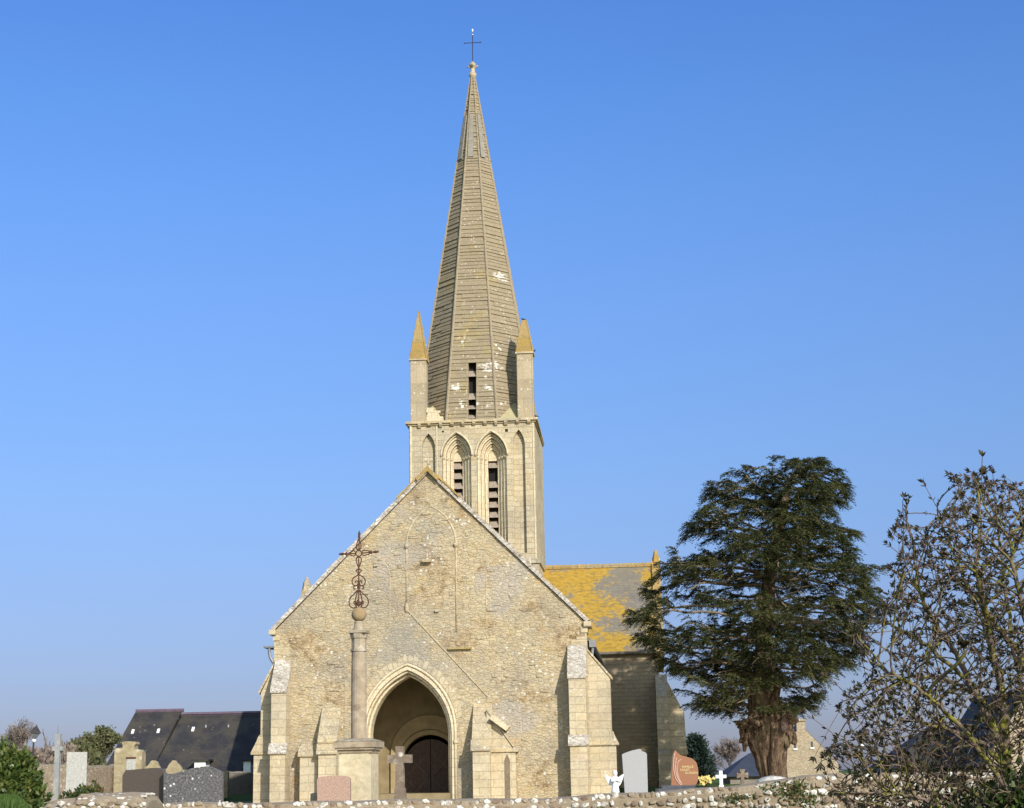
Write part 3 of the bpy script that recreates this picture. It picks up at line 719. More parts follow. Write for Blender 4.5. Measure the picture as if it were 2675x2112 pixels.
# windows with nested pointed orders, colonnettes and stone louvres
for wi, w in enumerate((w1, w2)):
    win = empty('belfry_window', (0, 0, 0)); win.parent = church
    bm = bmesh.new(); od = win_orders(*[w[i] for i in (0, 1, 2, 3)])
    ap = [w[2], w[2] - .21, w[2] - .42, w[2] - .66]
    for k in range(3):
        hi = w[3] - .15 * (k + 1); ho = w[3] - .15 * k
        ring(bm, w[0], hi, ho + .004, w[1] - .0, ap[k + 1], w[1], ap[k] + .004, TY + .20 * (k + 1), TY + .20 * (k + 1) + .22, SILL)
    obj('arch_order', bm, M['moulding'], win)
    bm = bmesh.new(); bma = bmesh.new(); bmc = bmesh.new()
    for k in range(3):
        hw = w[3] - .15 * k - .045; yy = TY + .20 * k + .15
        for s in (-1, 1):
            tube(bm, [(w[0] + s * hw, yy, SILL), (w[0] + s * hw, yy, w[1] - .12)], .042, 8)
            lathe(bmc, [(.045, w[1] - .14), (.075, w[1] - .04), (.085, w[1]), (.05, w[1] + .02)], 8, (w[0] + s * hw, yy, 0))
        P_ = arch(w[0], hw, w[1], ap[k] - .06, None, 10)
        tube(bma, [(x, yy, z) for x, z in P_], .042, 8)
    P_ = arch(w[0], w[3] + .05, w[1], ap[0] + .07, None, 12); tube(bma, [(x, TY - .01, z) for x, z in P_], .045, 8)
    split('arch_roll', bma, M['moulding'], win, smooth=True); split('capital', bmc, M['moulding'], win, smooth=True); split('colonnette', bm, M['moulding'], win, smooth=True)
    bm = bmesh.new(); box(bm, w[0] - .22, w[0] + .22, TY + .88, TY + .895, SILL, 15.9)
    obj('dark_backing', bm, M['dark'], win)  # thin dark sheet painted in place of the chamber's shade
    bm = bmesh.new()                                        # blocked pointed head
    prism(bm, arch(w[0], .21, w[1], ap[3] + .01, w[1] - .12), TY + .70, TY + .85)
    obj('blocked_head', bm, M['moulding'], win)
    bm = bmesh.new(); rq = random.Random(20 + wi); z = 15.16; k = 0
    while z > SILL:
        if not (wi == 1 and k == 1):
            prism(bm, [(TY + .58, z - .32), (TY + .60, z - .26), (TY + .85, z + rq.uniform(-.03, .03)), (TY + .85, z - .08)], w[0] - .205, w[0] + .205, 'x')
        z -= .455; k += 1
    split('louvre', bm, M['louvre'], win)
bm = bmesh.new()
for x in (-1.60, 2.78): tube(bm, [(x, TY - .005, 10.5 if x > 0 else 10.6), (x, TY - .005, TZ)], .028, 6)
tube(bm, [(-TH + .06, TY - .01, 10.6), (-TH + .06, TY - .01, TZ)], .05, 8)
split('corner_shaft', bm, M['moulding'], parent=church)
# cornice and corbels
bm = bmesh.new()
c0, c1 = TH + .16, TH + .06
prism(bm, [(-c0, TY - .16), (c0, TY - .16), (c0 - .08, TY + 2 * TH + .1), (-c0, TY + 2 * TH + .16)], 16.86, 16.97, 'z')
prism(bm, [(-c1, TY - .07), (c1, TY - .07), (c1, TY + 2 * TH + .07), (-c1, TY + 2 * TH + .07)], TZ, 16.86, 'z')
cor = cpart('cornice', bm, M['string'])
rq = random.Random(6)
for i in range(11):
    bm = bmesh.new(); x = -2.4 + i * .5 + rq.uniform(-.04, .04); hh = rq.uniform(.12, .19); w = rq.uniform(.05, .075)
    prism(bm, [(TY + .02, 16.855), (TY - .15, 16.855), (TY - .15, 16.80), (TY - .08, 16.855 - hh), (TY + .02, 16.855 - hh - .03)], x - w, x + w, 'x')
    obj('corbel', bm, M['string'], cor)
# spire ------------------------------------------------------------------
SZ0, SZ1, SA = 16.97, 35.45, 2.78      # base, virtual apex, base apothem
def apo(z): return SA * (SZ1 - z) / (SZ1 - SZ0)
T8 = math.tan(math.pi / 8)
SLOT = (-.16, .21, 17.05, 19.72)
bm = bmesh.new(); rq = random.Random(3)
courses = []; z = SZ0
while z < 34.9:
    h_ = rq.uniform(.12, .24) * (1 if z < 26 else .95); courses.append((z, min(z + h_, 34.95))); z += h_
for k in range(8):
    ang = -math.pi / 2 + k * math.pi / 4; nx, ny = math.cos(ang), math.sin(ang); tx, ty = -ny, nx
    for z0, z1 in courses:
        a0, a1 = apo(z0) + .036, apo(z1) + .004
        spans = [(-1, 1)]
        if k == 0 and z0 > SLOT[2] - .1 and z1 < SLOT[3] + .1:
            L = apo(z0) * T8; spans = [(-1, SLOT[0] / L), (SLOT[1] / L, 1)]
        for u0, u1 in spans:
            nseg = max(1, int((u1 - u0) * apo(z0) * T8 / .75)); cuts = [u0] + sorted(rq.uniform(u0 + .1, u1 - .1) for _ in range(nseg - 1)) + [u1]
            for p, q_ in zip(cuts, cuts[1:]):
                j = rq.uniform(-.018, .014)
                v = []
                for a, zz in ((a0 + j, z0), (a1 + j, z1)):
                    for u in (p, q_):
                        l = u * (a if abs(u) == 1 else apo(zz)) * T8
                        v.append(bm.verts.new((nx * a + tx * l, TB + ny * a + ty * l, zz)))
                bm.faces.new((v[0], v[1], v[3], v[2]))
                # underside lip
                w_ = []
                ai = apo(z0) - .03
                for u in (p, q_):
                    l = u * (ai if abs(u) == 1 else apo(z0)) * T8; w_.append(bm.verts.new((nx * ai + tx * l, TB + ny * ai + ty * l, z0)))
                bm.faces.new((w_[0], w_[1], v[1], v[0]))
spire = cpart('spire', bm, M['spire'])
bm = bmesh.new(); 
for k in range(8):
    ang = -math.pi / 2 + math.pi / 8 + k * math.pi / 4; c = 1 / math.cos(math.pi / 8)
    pts = [((apo(z) + .03) * c * math.cos(ang), TB + (apo(z) + .03) * c * math.sin(ang), z) for z in (SZ0, 22, 28, 34.9)]
    tube(bm, pts, [.062, .058, .05, .032], 6)
split('edge_roll', bm, M['spirerib'] if 'spirerib' in M else M.setdefault('spirerib', plain('spire_rib_stone', (.24, .195, .13), (.38, .32, .23), 9, .9, .1, .5)), spire)
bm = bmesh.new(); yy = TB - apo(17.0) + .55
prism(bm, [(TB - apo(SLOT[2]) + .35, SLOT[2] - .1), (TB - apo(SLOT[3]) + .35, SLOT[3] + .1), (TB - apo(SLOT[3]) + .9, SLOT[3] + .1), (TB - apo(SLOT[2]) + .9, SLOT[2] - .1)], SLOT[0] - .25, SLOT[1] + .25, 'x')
obj('dark_backing', bm, M['dark'], spire)  # dark box behind the slot, its colour standing for the unlit inside
bm = bmesh.new()
for x in (SLOT[0] - .12, SLOT[1]):
    prism(bm, [(TB - apo(SLOT[2]) - .02, SLOT[2]), (TB - apo(SLOT[3]) - .02, SLOT[3]), (TB - apo(SLOT[3]) + .4, SLOT[3]), (TB - apo(SLOT[2]) + .4, SLOT[2])], x, x + .12, 'x')
split('reveal', bm, M['spire'], spire)
bm = bmesh.new()
for zt, zb in ((19.45, 19.10), (18.35, 17.98), (17.76, 17.52), (17.3, 17.06)):
    a = apo(zb); prism(bm, [(TB - a + .03, zb), (TB - a + .06, zb + .05), (TB - a + .36, zt), (TB - a + .36, zt - .1)], SLOT[0] - .01, SLOT[1] + .01, 'x')
split('louvre', bm, M['louvre'], spire)
for k in (-1, 0, 1, 2, 3, 4, 5, 6):                         # long grey repair slabs near the top
    ang = -math.pi / 2 + k * math.pi / 4; nx, ny = math.cos(ang), math.sin(ang); tx, ty = -ny, nx
    bm = bmesh.new(); z0, z1 = 30.45, 32.8
    for zz0, zz1, off in ((z0, z0 + .85, 0), (z0 + .86, z0 + 1.6, .0), (z0 + 1.61, z1, 0)):
        vv = []
        for zz in (zz0, zz1):
            a = apo(zz) + .085; w_ = .36 * apo(zz) * T8 + .03; sh = -.12 * apo(zz)
            for l in (sh - w_, sh + w_): vv.append(bm.verts.new((nx * a + tx * l, TB + ny * a + ty * l, zz)))
            a -= .06
            for l in (sh - w_, sh + w_): vv.append(bm.verts.new((nx * a + tx * l, TB + ny * a + ty * l, zz)))
        for q4 in ((0, 1, 5, 4), (0, 2, 3, 1), (4, 5, 7, 6), (0, 4, 6, 2), (1, 3, 7, 5)): bm.faces.new([vv[i] for i in q4])
    obj('repair_slab', bm, M['leadslab'] if 'leadslab' in M else M.setdefault('leadslab', plain('grey_slab', (.20, .185, .155), (.30, .28, .235), 5, .8, .2)), spire)
bm = bmesh.new()
lathe(bm, [(.10, 34.85), (.17, 34.95), (.19, 35.05), (.17, 35.12), (.11, 35.18), (.10, 35.42), (.16, 35.52), (.17, 35.60), (.10, 35.68), (.05, 35.74)], 12, (0, TB, 0))
for k in range(4):
    a = math.pi / 2 * k; ball(bm, (.23 * math.cos(a), TB + .23 * math.sin(a), 35.50), .06, 1, (1, 1, .8))
    tube(bm, [(.1 * math.cos(a), TB + .1 * math.sin(a), 35.42), (.2 * math.cos(a), TB + .2 * math.sin(a), 35.48)], .04, 6)
obj('finial', bm, M['string'], spire)
bm = bmesh.new()
tube(bm, [(0, TB, 35.7), (0.02, TB, 37.25)], .022, 6); tube(bm, [(-.40, TB, 36.76), (.42, TB, 36.76)], .018, 6)
for x in (-.4, .42): ball(bm, (x, TB, 36.76), .035, 1)
obj('iron_cross', bm, M['darkiron'], spire)
bm = bmesh.new(); ball(bm, (.02, TB, 37.42), .045, 1, (1, 1, 2.2)); ball(bm, (.02, TB, 37.2), .04, 1)
obj('rod_tip_glint', bm, M['whitepaint'], spire)  # white colour stands for a glint of light at the rod's top
# pinnacles
for s, zc, zt, tw in ((-1, 19.88, 22.32, .02), (1, 20.0, 21.66, .11)):
    pn = empty('pinnacle', (s * 2.45 + .02, TY + .42, 16.97)); pn.parent = church
    bm = bmesh.new(); d = zc - 16.97
    prism(bm, [(-.30, -.36), (.30, -.36), (.36, -.30), (.36, .30), (.30, .36), (-.30, .36), (-.36, .30), (-.36, -.30)], 0, d, 'z')
    for x in (-.34, .34): tube(bm, [(x * .98, -.335, 0), (x * .98, -.335, d)], .04, 6)
    obj('shaft', bm, M['pinstone'] if 'pinstone' in M else M.setdefault('pinstone', stone('pinnacle_stone', 'ashlar', grey=.5, white=.8, dark=.3, orange=.2, bump=.5, bw=.9, bh=.9, ramp=[(0, (.33, .27, .18)), (.5, (.42, .35, .24)), (1, (.5, .42, .30))])), pn)
    bm = bmesh.new(); prism(bm, [(-.42, -.42), (.42, -.42), (.42, .42), (-.42, .42)], d, d + .08, 'z'); obj('collar', bm, M['string'], pn)
    bm = bmesh.new(); e = zt - 16.97
    rr = .385; lathe(bm, [(rr * 1.414, d + .08), (tw * 1.414, e)], 4, rot=math.pi / 4)
    for sx in (-1, 1):
        for sy in (-1, 1): tube(bm, [(sx * rr, sy * rr, d + .08), (sx * tw, sy * tw, e)], [.035, .022], 5)
    obj('spirelet', bm, M['rooflichen'], pn)
# haunches at the foot of the spire
bm = bmesh.new()
for sx in (-1, 1):
    for sy in (-1, 1):
        a = [(sx * 2.75, TB + sy * 1.1, SZ0), (sx * 1.1, TB + sy * 2.75, SZ0), (sx * 2.7, TB + sy * 2.7, SZ0), (sx * 1.86, TB + sy * 1.86, 17.95)]
        v = [bm.verts.new(p) for p in a]
        for q3 in ((0, 2, 3), (2, 1, 3), (0, 1, 2)): bm.faces.new([v[i] for i in q3])
split('broach', bm, parent=church, mat=M['mossstone'] if 'mossstone' in M else M.setdefault('mossstone', plain('mossy_stone', (.30, .28, .14), (.44, .39, .23), 3, .9, .1, .5)))
bm = bmesh.new(); rq = random.Random(9)
for x0, x1, z0, z1 in ((-2.06, -1.30, 16.97, 17.22), (-2.02, -1.5, 17.22, 17.42), (-2.05, -1.75, 17.42, 17.62), (-1.85, -1.45, 17.38, 17.5)):
    box(bm, x0, x1, TY + .05, TY + .55, z0, z1, .03, rq)
split('broken_masonry', bm, M['moulding'], parent=church)

# ------------------------------------------------------------------ transepts
WY, RZ, TZE = 14.0, 10.5, 6.45
DY = TB - WY
for s in (1, -1):
    RZ = 10.5 if s > 0 else 9.85; GT = .22 if s > 0 else .08
    bm = bmesh.new()
    x0, x1 = s * 2.9, s * 8.02
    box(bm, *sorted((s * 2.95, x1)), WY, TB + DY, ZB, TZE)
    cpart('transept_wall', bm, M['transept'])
    bm = bmesh.new()                                          # gable end
    prism(bm, [(WY - .02, TZE - .6), (WY - .25, TZE - .25), (TB, RZ + GT), (TB + DY + .25, TZE - .25), (TB + DY + .02, TZE - .6)], *sorted((s * 7.9, s * 8.28)), 'x')
    cpart('transept_gable', bm, M['rooflichen'])
    bm = bmesh.new()
    for q2 in (-1, 1):
        prism(bm, [(TB + q2 * (DY + .18), TZE - .13), (TB, RZ), (TB, RZ - .13), (TB + q2 * (DY + .12), TZE - .2)], *sorted((s * 2.92, s * 7.92)), 'x')
    rf = cpart('transept_roof', bm, M['goldslate'] if s > 0 else M['slate'])
    bm = bmesh.new(); rq = random.Random(2); x = 3.0
    while x < 7.85:
        box(bm, *sorted((s * x, s * (x + .36))), TB - .12, TB + .12, RZ - .08, RZ + .10 + rq.uniform(-.01, .01)); x += .38
    obj('ridge_tiles', bm, M['rooflichen'], rf)
    bm = bmesh.new(); lathe(bm, [(.20, RZ + .1), (.17, RZ + .3), (.13, RZ + .42), (.09, RZ + .6), (.04, RZ + .68)] if s > 0 else [(.26, RZ - .5), (.24, RZ - .1), (.17, RZ + .3), (.09, RZ + .42), (.05, RZ + .55)], 6, (s * 8.1, TB, 0))
    cpart('gable_finial', bm, M['rooflichen'] if s > 0 else M['string'])
    bm = bmesh.new(); tube(bm, [(s * 3.0, WY - .2, TZE - .2), (s * 7.9, WY - .2, TZE - .2)], .07, 8); cpart('gutter', bm, M['slate'])
    # corner buttresses
    bm = bmesh.new(); zk = 4.99
    prism(bm, [(WY, ZB), (WY - .85, ZB), (WY - .85, 2.0), (WY - .7, 2.15), (WY - .7, 4.4), (WY, 5.3)], *sorted((s * 7.86, s * 8.36)), 'x')
    cpart('buttress', bm, M['ashlar'])
    bm = bmesh.new()
    prism(bm, [(s * 8.0, ZB), (s * 9.04, ZB), (s * 9.04, 1.7), (s * 9.08, 1.95), (s * 9.03, 3.68), (s * 8.4, 4.95), (s * 8.0, 5.4)], WY + .05, WY + .75)
    cpart('buttress', bm, M['ashlar'])
    bm = bmesh.new(); prism(bm, [(s * 7.8, 1.95), (s * 9.14, 1.95), (s * 9.08, 2.2), (s * 7.8, 2.2)], WY - .02, WY + .06); cpart('string_course', bm, M['string'])

# birds on the tower
def bird(loc, rz, label):
    bm = bmesh.new()
    ball(bm, (0, 0, .12), .1, 2, (1.7, .85, .9)); ball(bm, (.16, 0, .23), .06, 2)
    lathe(bm, [(.02, 0), (.001, .06)], 5, (0, 0, 0))
    prism(bm, [(-.12, .13), (-.34, .06), (-.34, .03), (-.1, .06)], -.035, .035)
    tube(bm, [(.2, 0, .23), (.27, 0, .22)], [.015, .003], 5)
    for s in (-1, 1): tube(bm, [(.02, s * .03, .06), (.03, s * .03, 0)], .008, 4)
    o = obj('bird', bm, M['birdblack'] if 'birdblack' in M else M.setdefault('birdblack', plain('black_feathers', (.012, .012, .014), (.03, .03, .035), 20, .6)), smooth=True)
    o.location = loc; o.rotation_euler = (0, 0, rz); o.scale = (.62, .62, .62); tag(o, label=label, cat='bird', group='jackdaws perched on the tower')
def cw(x, y, z): return ORG + EX * (x * S) + EY * (y * S) + Vector((0, 0, z * S))
bird(cw(2.42, TY + .42, 21.66), 2.6, 'black bird on the broken top of the right pinnacle')
bird(cw(2.88, TY + .2, 20.08), .5, 'upper black bird on the collar of the right pinnacle')
bird(cw(2.95, TY - .0, 16.97), 2.4, 'black bird on the right end of the tower cornice')

# ------------------------------------------------------------------ calvary cross in front of the church
CYD = 38.0
def pm(n, Y): return n * Y / F
cb = W(937, 2085, CYD); cb.z = .45
cal = empty('wayside_cross', cb, R(-8), label='tall stone column on a square pedestal topped by a rusty wrought iron cross', cat='cross')
def cz(py): return W(937, py, CYD).z - cb.z
bm = bmesh.new(); rq = random.Random(5)
box(bm, -.98, 1.02, -.95, .95, -.3, .55, .02, rq)
for i in range(70):
    ball(bm, (rq.uniform(-1, 1), -.95 + rq.uniform(-.05, .02), rq.uniform(.2, .56)), rq.uniform(.05, .1), 1, (1.2, .6, .8), .3, i)
for i in range(40):
    ball(bm, (1.0, rq.uniform(-1, 1), rq.uniform(.2, .56)), rq.uniform(.05, .1), 1, (.6, 1.2, .8), .3, i)
obj('rough_step', bm, M['farrubble'], cal)
hw = pm(84, CYD) / 2
bm = bmesh.new(); prism(bm, [(-hw, -hw), (hw, -hw), (hw, hw), (-hw, hw)], .3, cz(1966), 'z'); 
bmesh.ops.bevel(bm, geom=[e for e in bm.edges if abs(e.verts[0].co.z - e.verts[1].co.z) > .3], offset=.05, segments=2)
obj('pedestal', bm, M['calbase'], cal)
bm = bmesh.new(); z0 = cz(1968)
for (r_, za, zb_) in ((hw + .025, z0, z0 + .07), (hw + .075, z0 + .07, z0 + .12), (hw + .11, z0 + .12, z0 + .25)):
    prism(bm, [(-r_, -r_), (r_, -r_), (r_, r_), (-r_, r_)], za, zb_, 'z')
lathe(bm, [((hw + .13) * 1.38, z0 + .25), (.35, z0 + .33)], 4, rot=math.pi / 4)
obj('pedestal_cap', bm, M['cal'], cal)
cr = pm(39, CYD) / 2
bm = bmesh.new()
lathe(bm, [(cr * 1.03, z0 + .28), (cr * 1.03, cz(1800)), (cr * .97, cz(1704))], 20)
obj('column', bm, M['cal'], cal, smooth=False)
bm = bmesh.new(); s2 = math.sqrt(2); q4 = math.pi / 4
zc = cz(1703)
lathe(bm, [(cr * 1.12, zc), (cr * 1.15, zc + .05), (cr * 1.0, zc + .06), (cr * 1.0, cz(1670)), (cr * 1.12, cz(1668)), (cr * 1.2, cz(1656)), (cr * 1.12, cz(1654))], 8, rot=math.pi / 8)
prism(bm, [(-cr * 1.22, -cr * 1.22), (cr * 1.22, -cr * 1.22), (cr * 1.22, cr * 1.22), (-cr * 1.22, cr * 1.22)], cz(1655), cz(1648), 'z')
lathe(bm, [(cr * .95, cz(1648)), (cr * .75, cz(1640)), (cr * .62, cz(1630)), (cr * .66, cz(1626)), (cr * .6, cz(1624))], 12)
obj('capital', bm, M['cal'], cal)
bm = bmesh.new(); ball(bm, (0, 0, cz(1606)), cr * 1.0, 3, (1, 1, .98))
obj('stone_ball', bm, M['ballstone'] if 'ballstone' in M else M.setdefault('ballstone', plain('rust_stained_stone', (.26, .17, .09), (.38, .29, .17), 4, .9, .2, .4)), cal, smooth=True)
# wrought iron cross traced in its own plane
def ic(x, y):   # crop pixel (6.1 px per photo px) -> local metres
    px, py = 860 + x / 6.1, 1380 + y / 6.1
    p = W(px, py, CYD) - W(937, 1620, CYD); return Vector((p.x, 0, cz(1620) + p.z))
def curve(pts, n=6):
    P = [ic(*p) for p in pts]; out = []
    for i in range(len(P) - 1):
        a = P[max(i - 1, 0)]; b = P[i]; c = P[i + 1]; d = P[min(i + 2, len(P) - 1)]
        for k in range(n):
            t = k / n; out.append(.5 * ((2 * b) + (c - a) * t + (2 * a - 5 * b + 4 * c - d) * t * t + (3 * b - a - 3 * c + d) * t ** 3))
    return out + [P[-1]]
bm = bmesh.new(); IR = .015
cx_ = 466
def mir(pts): return [(2 * cx_ - x, y) for x, y in pts]
tube(bm, curve([(466, 1280), (466, 1000), (466, 640), (466, 460)]), IR * 1.15, 6)
tube(bm, curve([(470, 350), (472, 230), (475, 90)]), IR, 6)
tube(bm, [ic(466 + 47 * math.cos(t), 404 + 47 * math.sin(t)) for t in [k * math.pi / 9 for k in range(18)]], IR, 6, closed=True)
tube(bm, curve([(420, 404), (180, 410)]), IR, 6); tube(bm, curve([(513, 400), (760, 385)]), IR, 6)
for pts in ([(466, 350), (432, 325), (430, 270), (455, 190), (473, 150)], [(466, 455), (430, 480), (426, 530), (450, 600), (466, 640)],
            [(466, 640), (440, 665), (418, 680), (440, 700), (466, 720)],
            [(466, 720), (440, 755), (375, 800), (358, 860), (385, 910), (430, 918), (450, 890), (452, 850), (430, 842), (412, 856), (424, 875)],
            [(466, 905), (430, 918), (395, 925), (382, 950), (395, 972), (408, 960)],
            [(450, 990), (400, 1040), (330, 1110), (308, 1170), (325, 1240), (370, 1272), (425, 1262)],
            [(458, 990), (430, 1060), (412, 1150), (412, 1220), (425, 1268)],
            [(440, 1270), (420, 1235), (425, 1190), (405, 1165), (385, 1185), (400, 1210), (420, 1200)]):
    tube(bm, curve(pts), IR, 6); tube(bm, curve(mir(pts)), IR, 6)
for pts in ([(420, 400), (395, 365), (355, 370), (300, 400), (262, 408)], [(420, 408), (395, 440), (355, 438), (300, 416), (262, 408)],
            [(513, 396), (540, 360), (590, 358), (640, 372), (668, 390)], [(513, 408), (540, 434), (590, 432), (640, 412), (668, 390)]):
    tube(bm, curve(pts), IR * .85, 6)
for (x, y), rr_ in (((195, 409), (2.2, .8, .8)), ((742, 385), (2.2, .8, .8)), ((474, 120), (.8, .8, 3)), ((466, 940), (1.1, .8, 1.6)), ((466, 1205), (1.6, 1, 1.6)), ((450, 1165), (.7, .7, 1)), ((262, 408), (.7, .8, 1.2)), ((668, 390), (.7, .8, 1.2))):
    c = ic(x, y); ball(bm, c, .042, 1, rr_)
obj('iron_cross', bm, M['iron'], cal)

# ------------------------------------------------------------------ graves
def slabstone(name, pts, Y, th, mat, label, cat='gravestone', rz=0, base=None, group='gravestones', bevel=.012, basemat=None):
    """headstone from its front outline in photo pixels, at its own distance and thickness"""
    P = [W(x, y, Y) for x, y in pts]; cx = sum(p.x for p in P) / len(P); gz = ground_z(cx, Y)
    root = empty(name, (cx, Y, gz), rz, label=label, cat=cat, group=group)
    bm = bmesh.new(); loop = [((p.x - cx), max(p.z - gz, 0.0)) for p in P]
    zmin = min(l[1] for l in loop); loop = [(x, (0.03 if z <= zmin + .12 else z)) for x, z in loop]
    prism(bm, loop, 0, th)
    if bevel: bmesh.ops.bevel(bm, geom=[e for e in bm.edges if len(e.link_faces) == 2 and e.calc_face_angle(0) > .9], offset=bevel, segments=2)
    o = obj('headstone', bm, M[mat], root)
    x0, x1 = min(l[0] for l in loop), max(l[0] for l in loop)
    bm = bmesh.new(); box(bm, x0 - .08, x1 + .08, -.15, th + .12, -.1, .08); obj('plinth', bm, M[basemat or mat], root)
    return root
def smoothpts(pts, n=6):
    out = []
    for i in range(len(pts) - 1):
        a = Vector(pts[max(i - 1, 0)]); b = Vector(pts[i]); c = Vector(pts[i + 1]); d = Vector(pts[min(i + 2, len(pts) - 1)])
        for k in range(n):
            t = k / n; out.append(tuple(.5 * ((2 * b) + (c - a) * t + (2 * a - 5 * b + 4 * c - d) * t * t + (3 * b - a - 3 * c + d) * t ** 3)))
    return out + [tuple(pts[-1])]
# speckled wavy stone and brown stone, left
slabstone('headstone', [(428, 2125), (428, 2008)] + smoothpts([(428, 2016), (436, 2022), (455, 2021), (480, 2013), (505, 2007), (530, 2003), (550, 2004), (570, 2012), (581, 2017)]) [1:] + [(581, 2125)], 32.0, .16, 'speck', 'wide dark headstone with bright speckles and a wavy top, left of the church')
slabstone('headstone', [(319, 2125), (320, 2026), (329, 2012)] + smoothpts([(331, 2013), (360, 2010), (395, 2007), (416, 2007), (427, 2013)])[1:] + [(427.5, 2125)], 32.3, .14, 'brownstone', 'plain dark brown headstone directly left of the speckled one')
slabstone('headstone', [(831, 2130), (828, 2040)] + smoothpts([(828, 2036), (838, 2030), (870, 2027), (902, 2028), (914, 2034)])[1:] + [(916, 2130)], 29, .18, 'pinkgranite', 'small rough pink granite headstone with a slightly domed top, before the pedestal', bevel=.025)
slabstone('headstone', [(1637, 2085), (1625, 1971)] + smoothpts([(1625, 1971), (1645, 1963), (1665, 1958), (1673, 1957)])[1:] + smoothpts([(1677, 1963), (1686, 1966), (1690, 1972)]) + [(1692, 2085)], 31, .14, 'greygranite', 'smooth light grey granite headstone with a slanting stepped top, right of the church')
slabstone('headstone', [(173, 2060), (176, 1965), (227, 1965), (225, 2060)], 46, .34, 'palegranite', 'upright pale grey rectangular slab above the low hedge', rz=R(14), bevel=.02)
slabstone('headstone', [(810, 2125), (811, 2074), (826, 2070), (829, 2125)], 29.5, .2, 'tomb', 'small ochre stone stub beside the pink headstone')
bm = None
# leaf-shaped red granite stone with cut bands and text
Yr = 33.0
rs = slabstone('headstone', [(1757, 2100), (1754, 2050), (1755, 2010)] + smoothpts([(1757, 1985), (1759, 1972), (1764, 1960)])[0:] + smoothpts([(1764, 1960), (1775, 1971), (1790, 1977), (1802, 1980), (1812, 1985), (1820, 1995), (1824, 2013), (1824, 2030), (1821, 2045), (1816, 2051)])[1:] + [(1815, 2100)], Yr, .15, 'redgranite', 'leaf-shaped polished red granite headstone with gilt lettering and curved bands')
def rl(px, py): p = W(px, py, Yr) - Vector(rs.location); return (p.x, p.z)
for pts in ([(1763, 1966), (1759, 1990), (1760, 2012), (1765, 2034), (1773, 2046), (1779, 2052)], [(1767, 1980), (1764, 1998), (1765, 2016), (1770, 2034), (1777, 2046)], [(1779, 1984), (1771, 1992), (1768, 2008), (1770, 2024), (1775, 2038), (1781, 2051)]):
    bm = bmesh.new(); c = smoothpts(pts); tube(bm, [(rl(*p)[0], -.004, rl(*p)[1]) for p in c], .012, 6)
    obj('cut_band', bm, M['redcut'], rs)
def text_mesh(body, size, mat, parent, x, y, z, name='lettering'):
    cu = bpy.data.curves.new(name, 'FONT'); cu.body = body; cu.size = size; cu.extrude = .004; cu.align_x = 'CENTER'; cu.align_y = 'CENTER'
    o = bpy.data.objects.new(name, cu); COL.objects.link(o)
    dg = bpy.context.evaluated_depsgraph_get(); me = bpy.data.meshes.new_from_object(o.evaluated_get(dg))
    bpy.data.objects.remove(o); t = obj(name, me, mat, parent); t.location = (x, y, z); t.rotation_euler = (math.pi / 2, 0, 0); return t
for body, px, py in (('FAMILLE', 1796, 2004), ('LOUET', 1789, 2012), ('GUIDON', 1806, 2020)):
    x, z = rl(px, py); text_mesh(body, .062, M['gold'], rs, x, -.008, z)
# stone crosses
def cross(name, px, ptop, pbot, pw, ph_bar, Y, mat, label, th=.14, shaft=.28, flare=0, base=True, rz=0, barw=None):
    top = W(px, ptop, Y); gz = ground_z(top.x, Y); h = top.z - gz; w = pm(pw, Y); zb = W(px, ph_bar, Y).z - gz
    root = empty(name, (top.x, Y, gz), rz, label=label, cat='cross', group='gravestones')
    s = w * shaft / 2; b = (barw or w * shaft) / 2; hw = w / 2; fl = flare
    pts = [(-s * 1.15, .0), (-s, zb - b), (-hw, zb - b - fl), (-hw, zb + b + fl), (-s, zb + b), (-s - fl, h), (s + fl, h), (s, zb + b), (hw, zb + b + fl), (hw, zb - b - fl), (s, zb - b), (s * 1.15, .0)]
    bm = bmesh.new(); prism(bm, pts, 0, th)
    bmesh.ops.bevel(bm, geom=[e for e in bm.edges if len(e.link_faces) == 2 and e.calc_face_angle(0) > .8], offset=min(.012, s * .2), segments=2)
    obj('shaft', bm, M[mat], root)
    bm = bmesh.new(); zq = max(W(px, pbot, Y).z - gz, .05)
    lathe(bm, [(w * .5, -.1), (w * .5, zq * .45), (w * .38, zq * .55), (w * .30, zq)], 4, (0, th / 2, 0), rot=math.pi / 4)
    obj('base', bm, M[mat], root)
    return root
cross('stone_cross', 1043, 1950, 2060, 62, 1983, 28, 'lichencross', 'mottled dark stone cross with white lichen before the church door', .16, .33, rz=R(-4))
cross('stone_cross', 1883, 2014, 2052, 27, 2029, 42, 'whitepaint', 'small plain white cross right of the yellow flowers', .1, .3)
cross('stone_cross', 1939, 2010, 2048, 29, 2026, 40, 'lichencross', 'small weathered stone cross with flared arms left of the yew', .12, .28, flare=.03)
cross('stone_cross', 151, 1918, 2040, 28, 1956, 52, 'palestone', 'tall pale grey stone cross left of the pale slab', .18, .45, barw=.13)
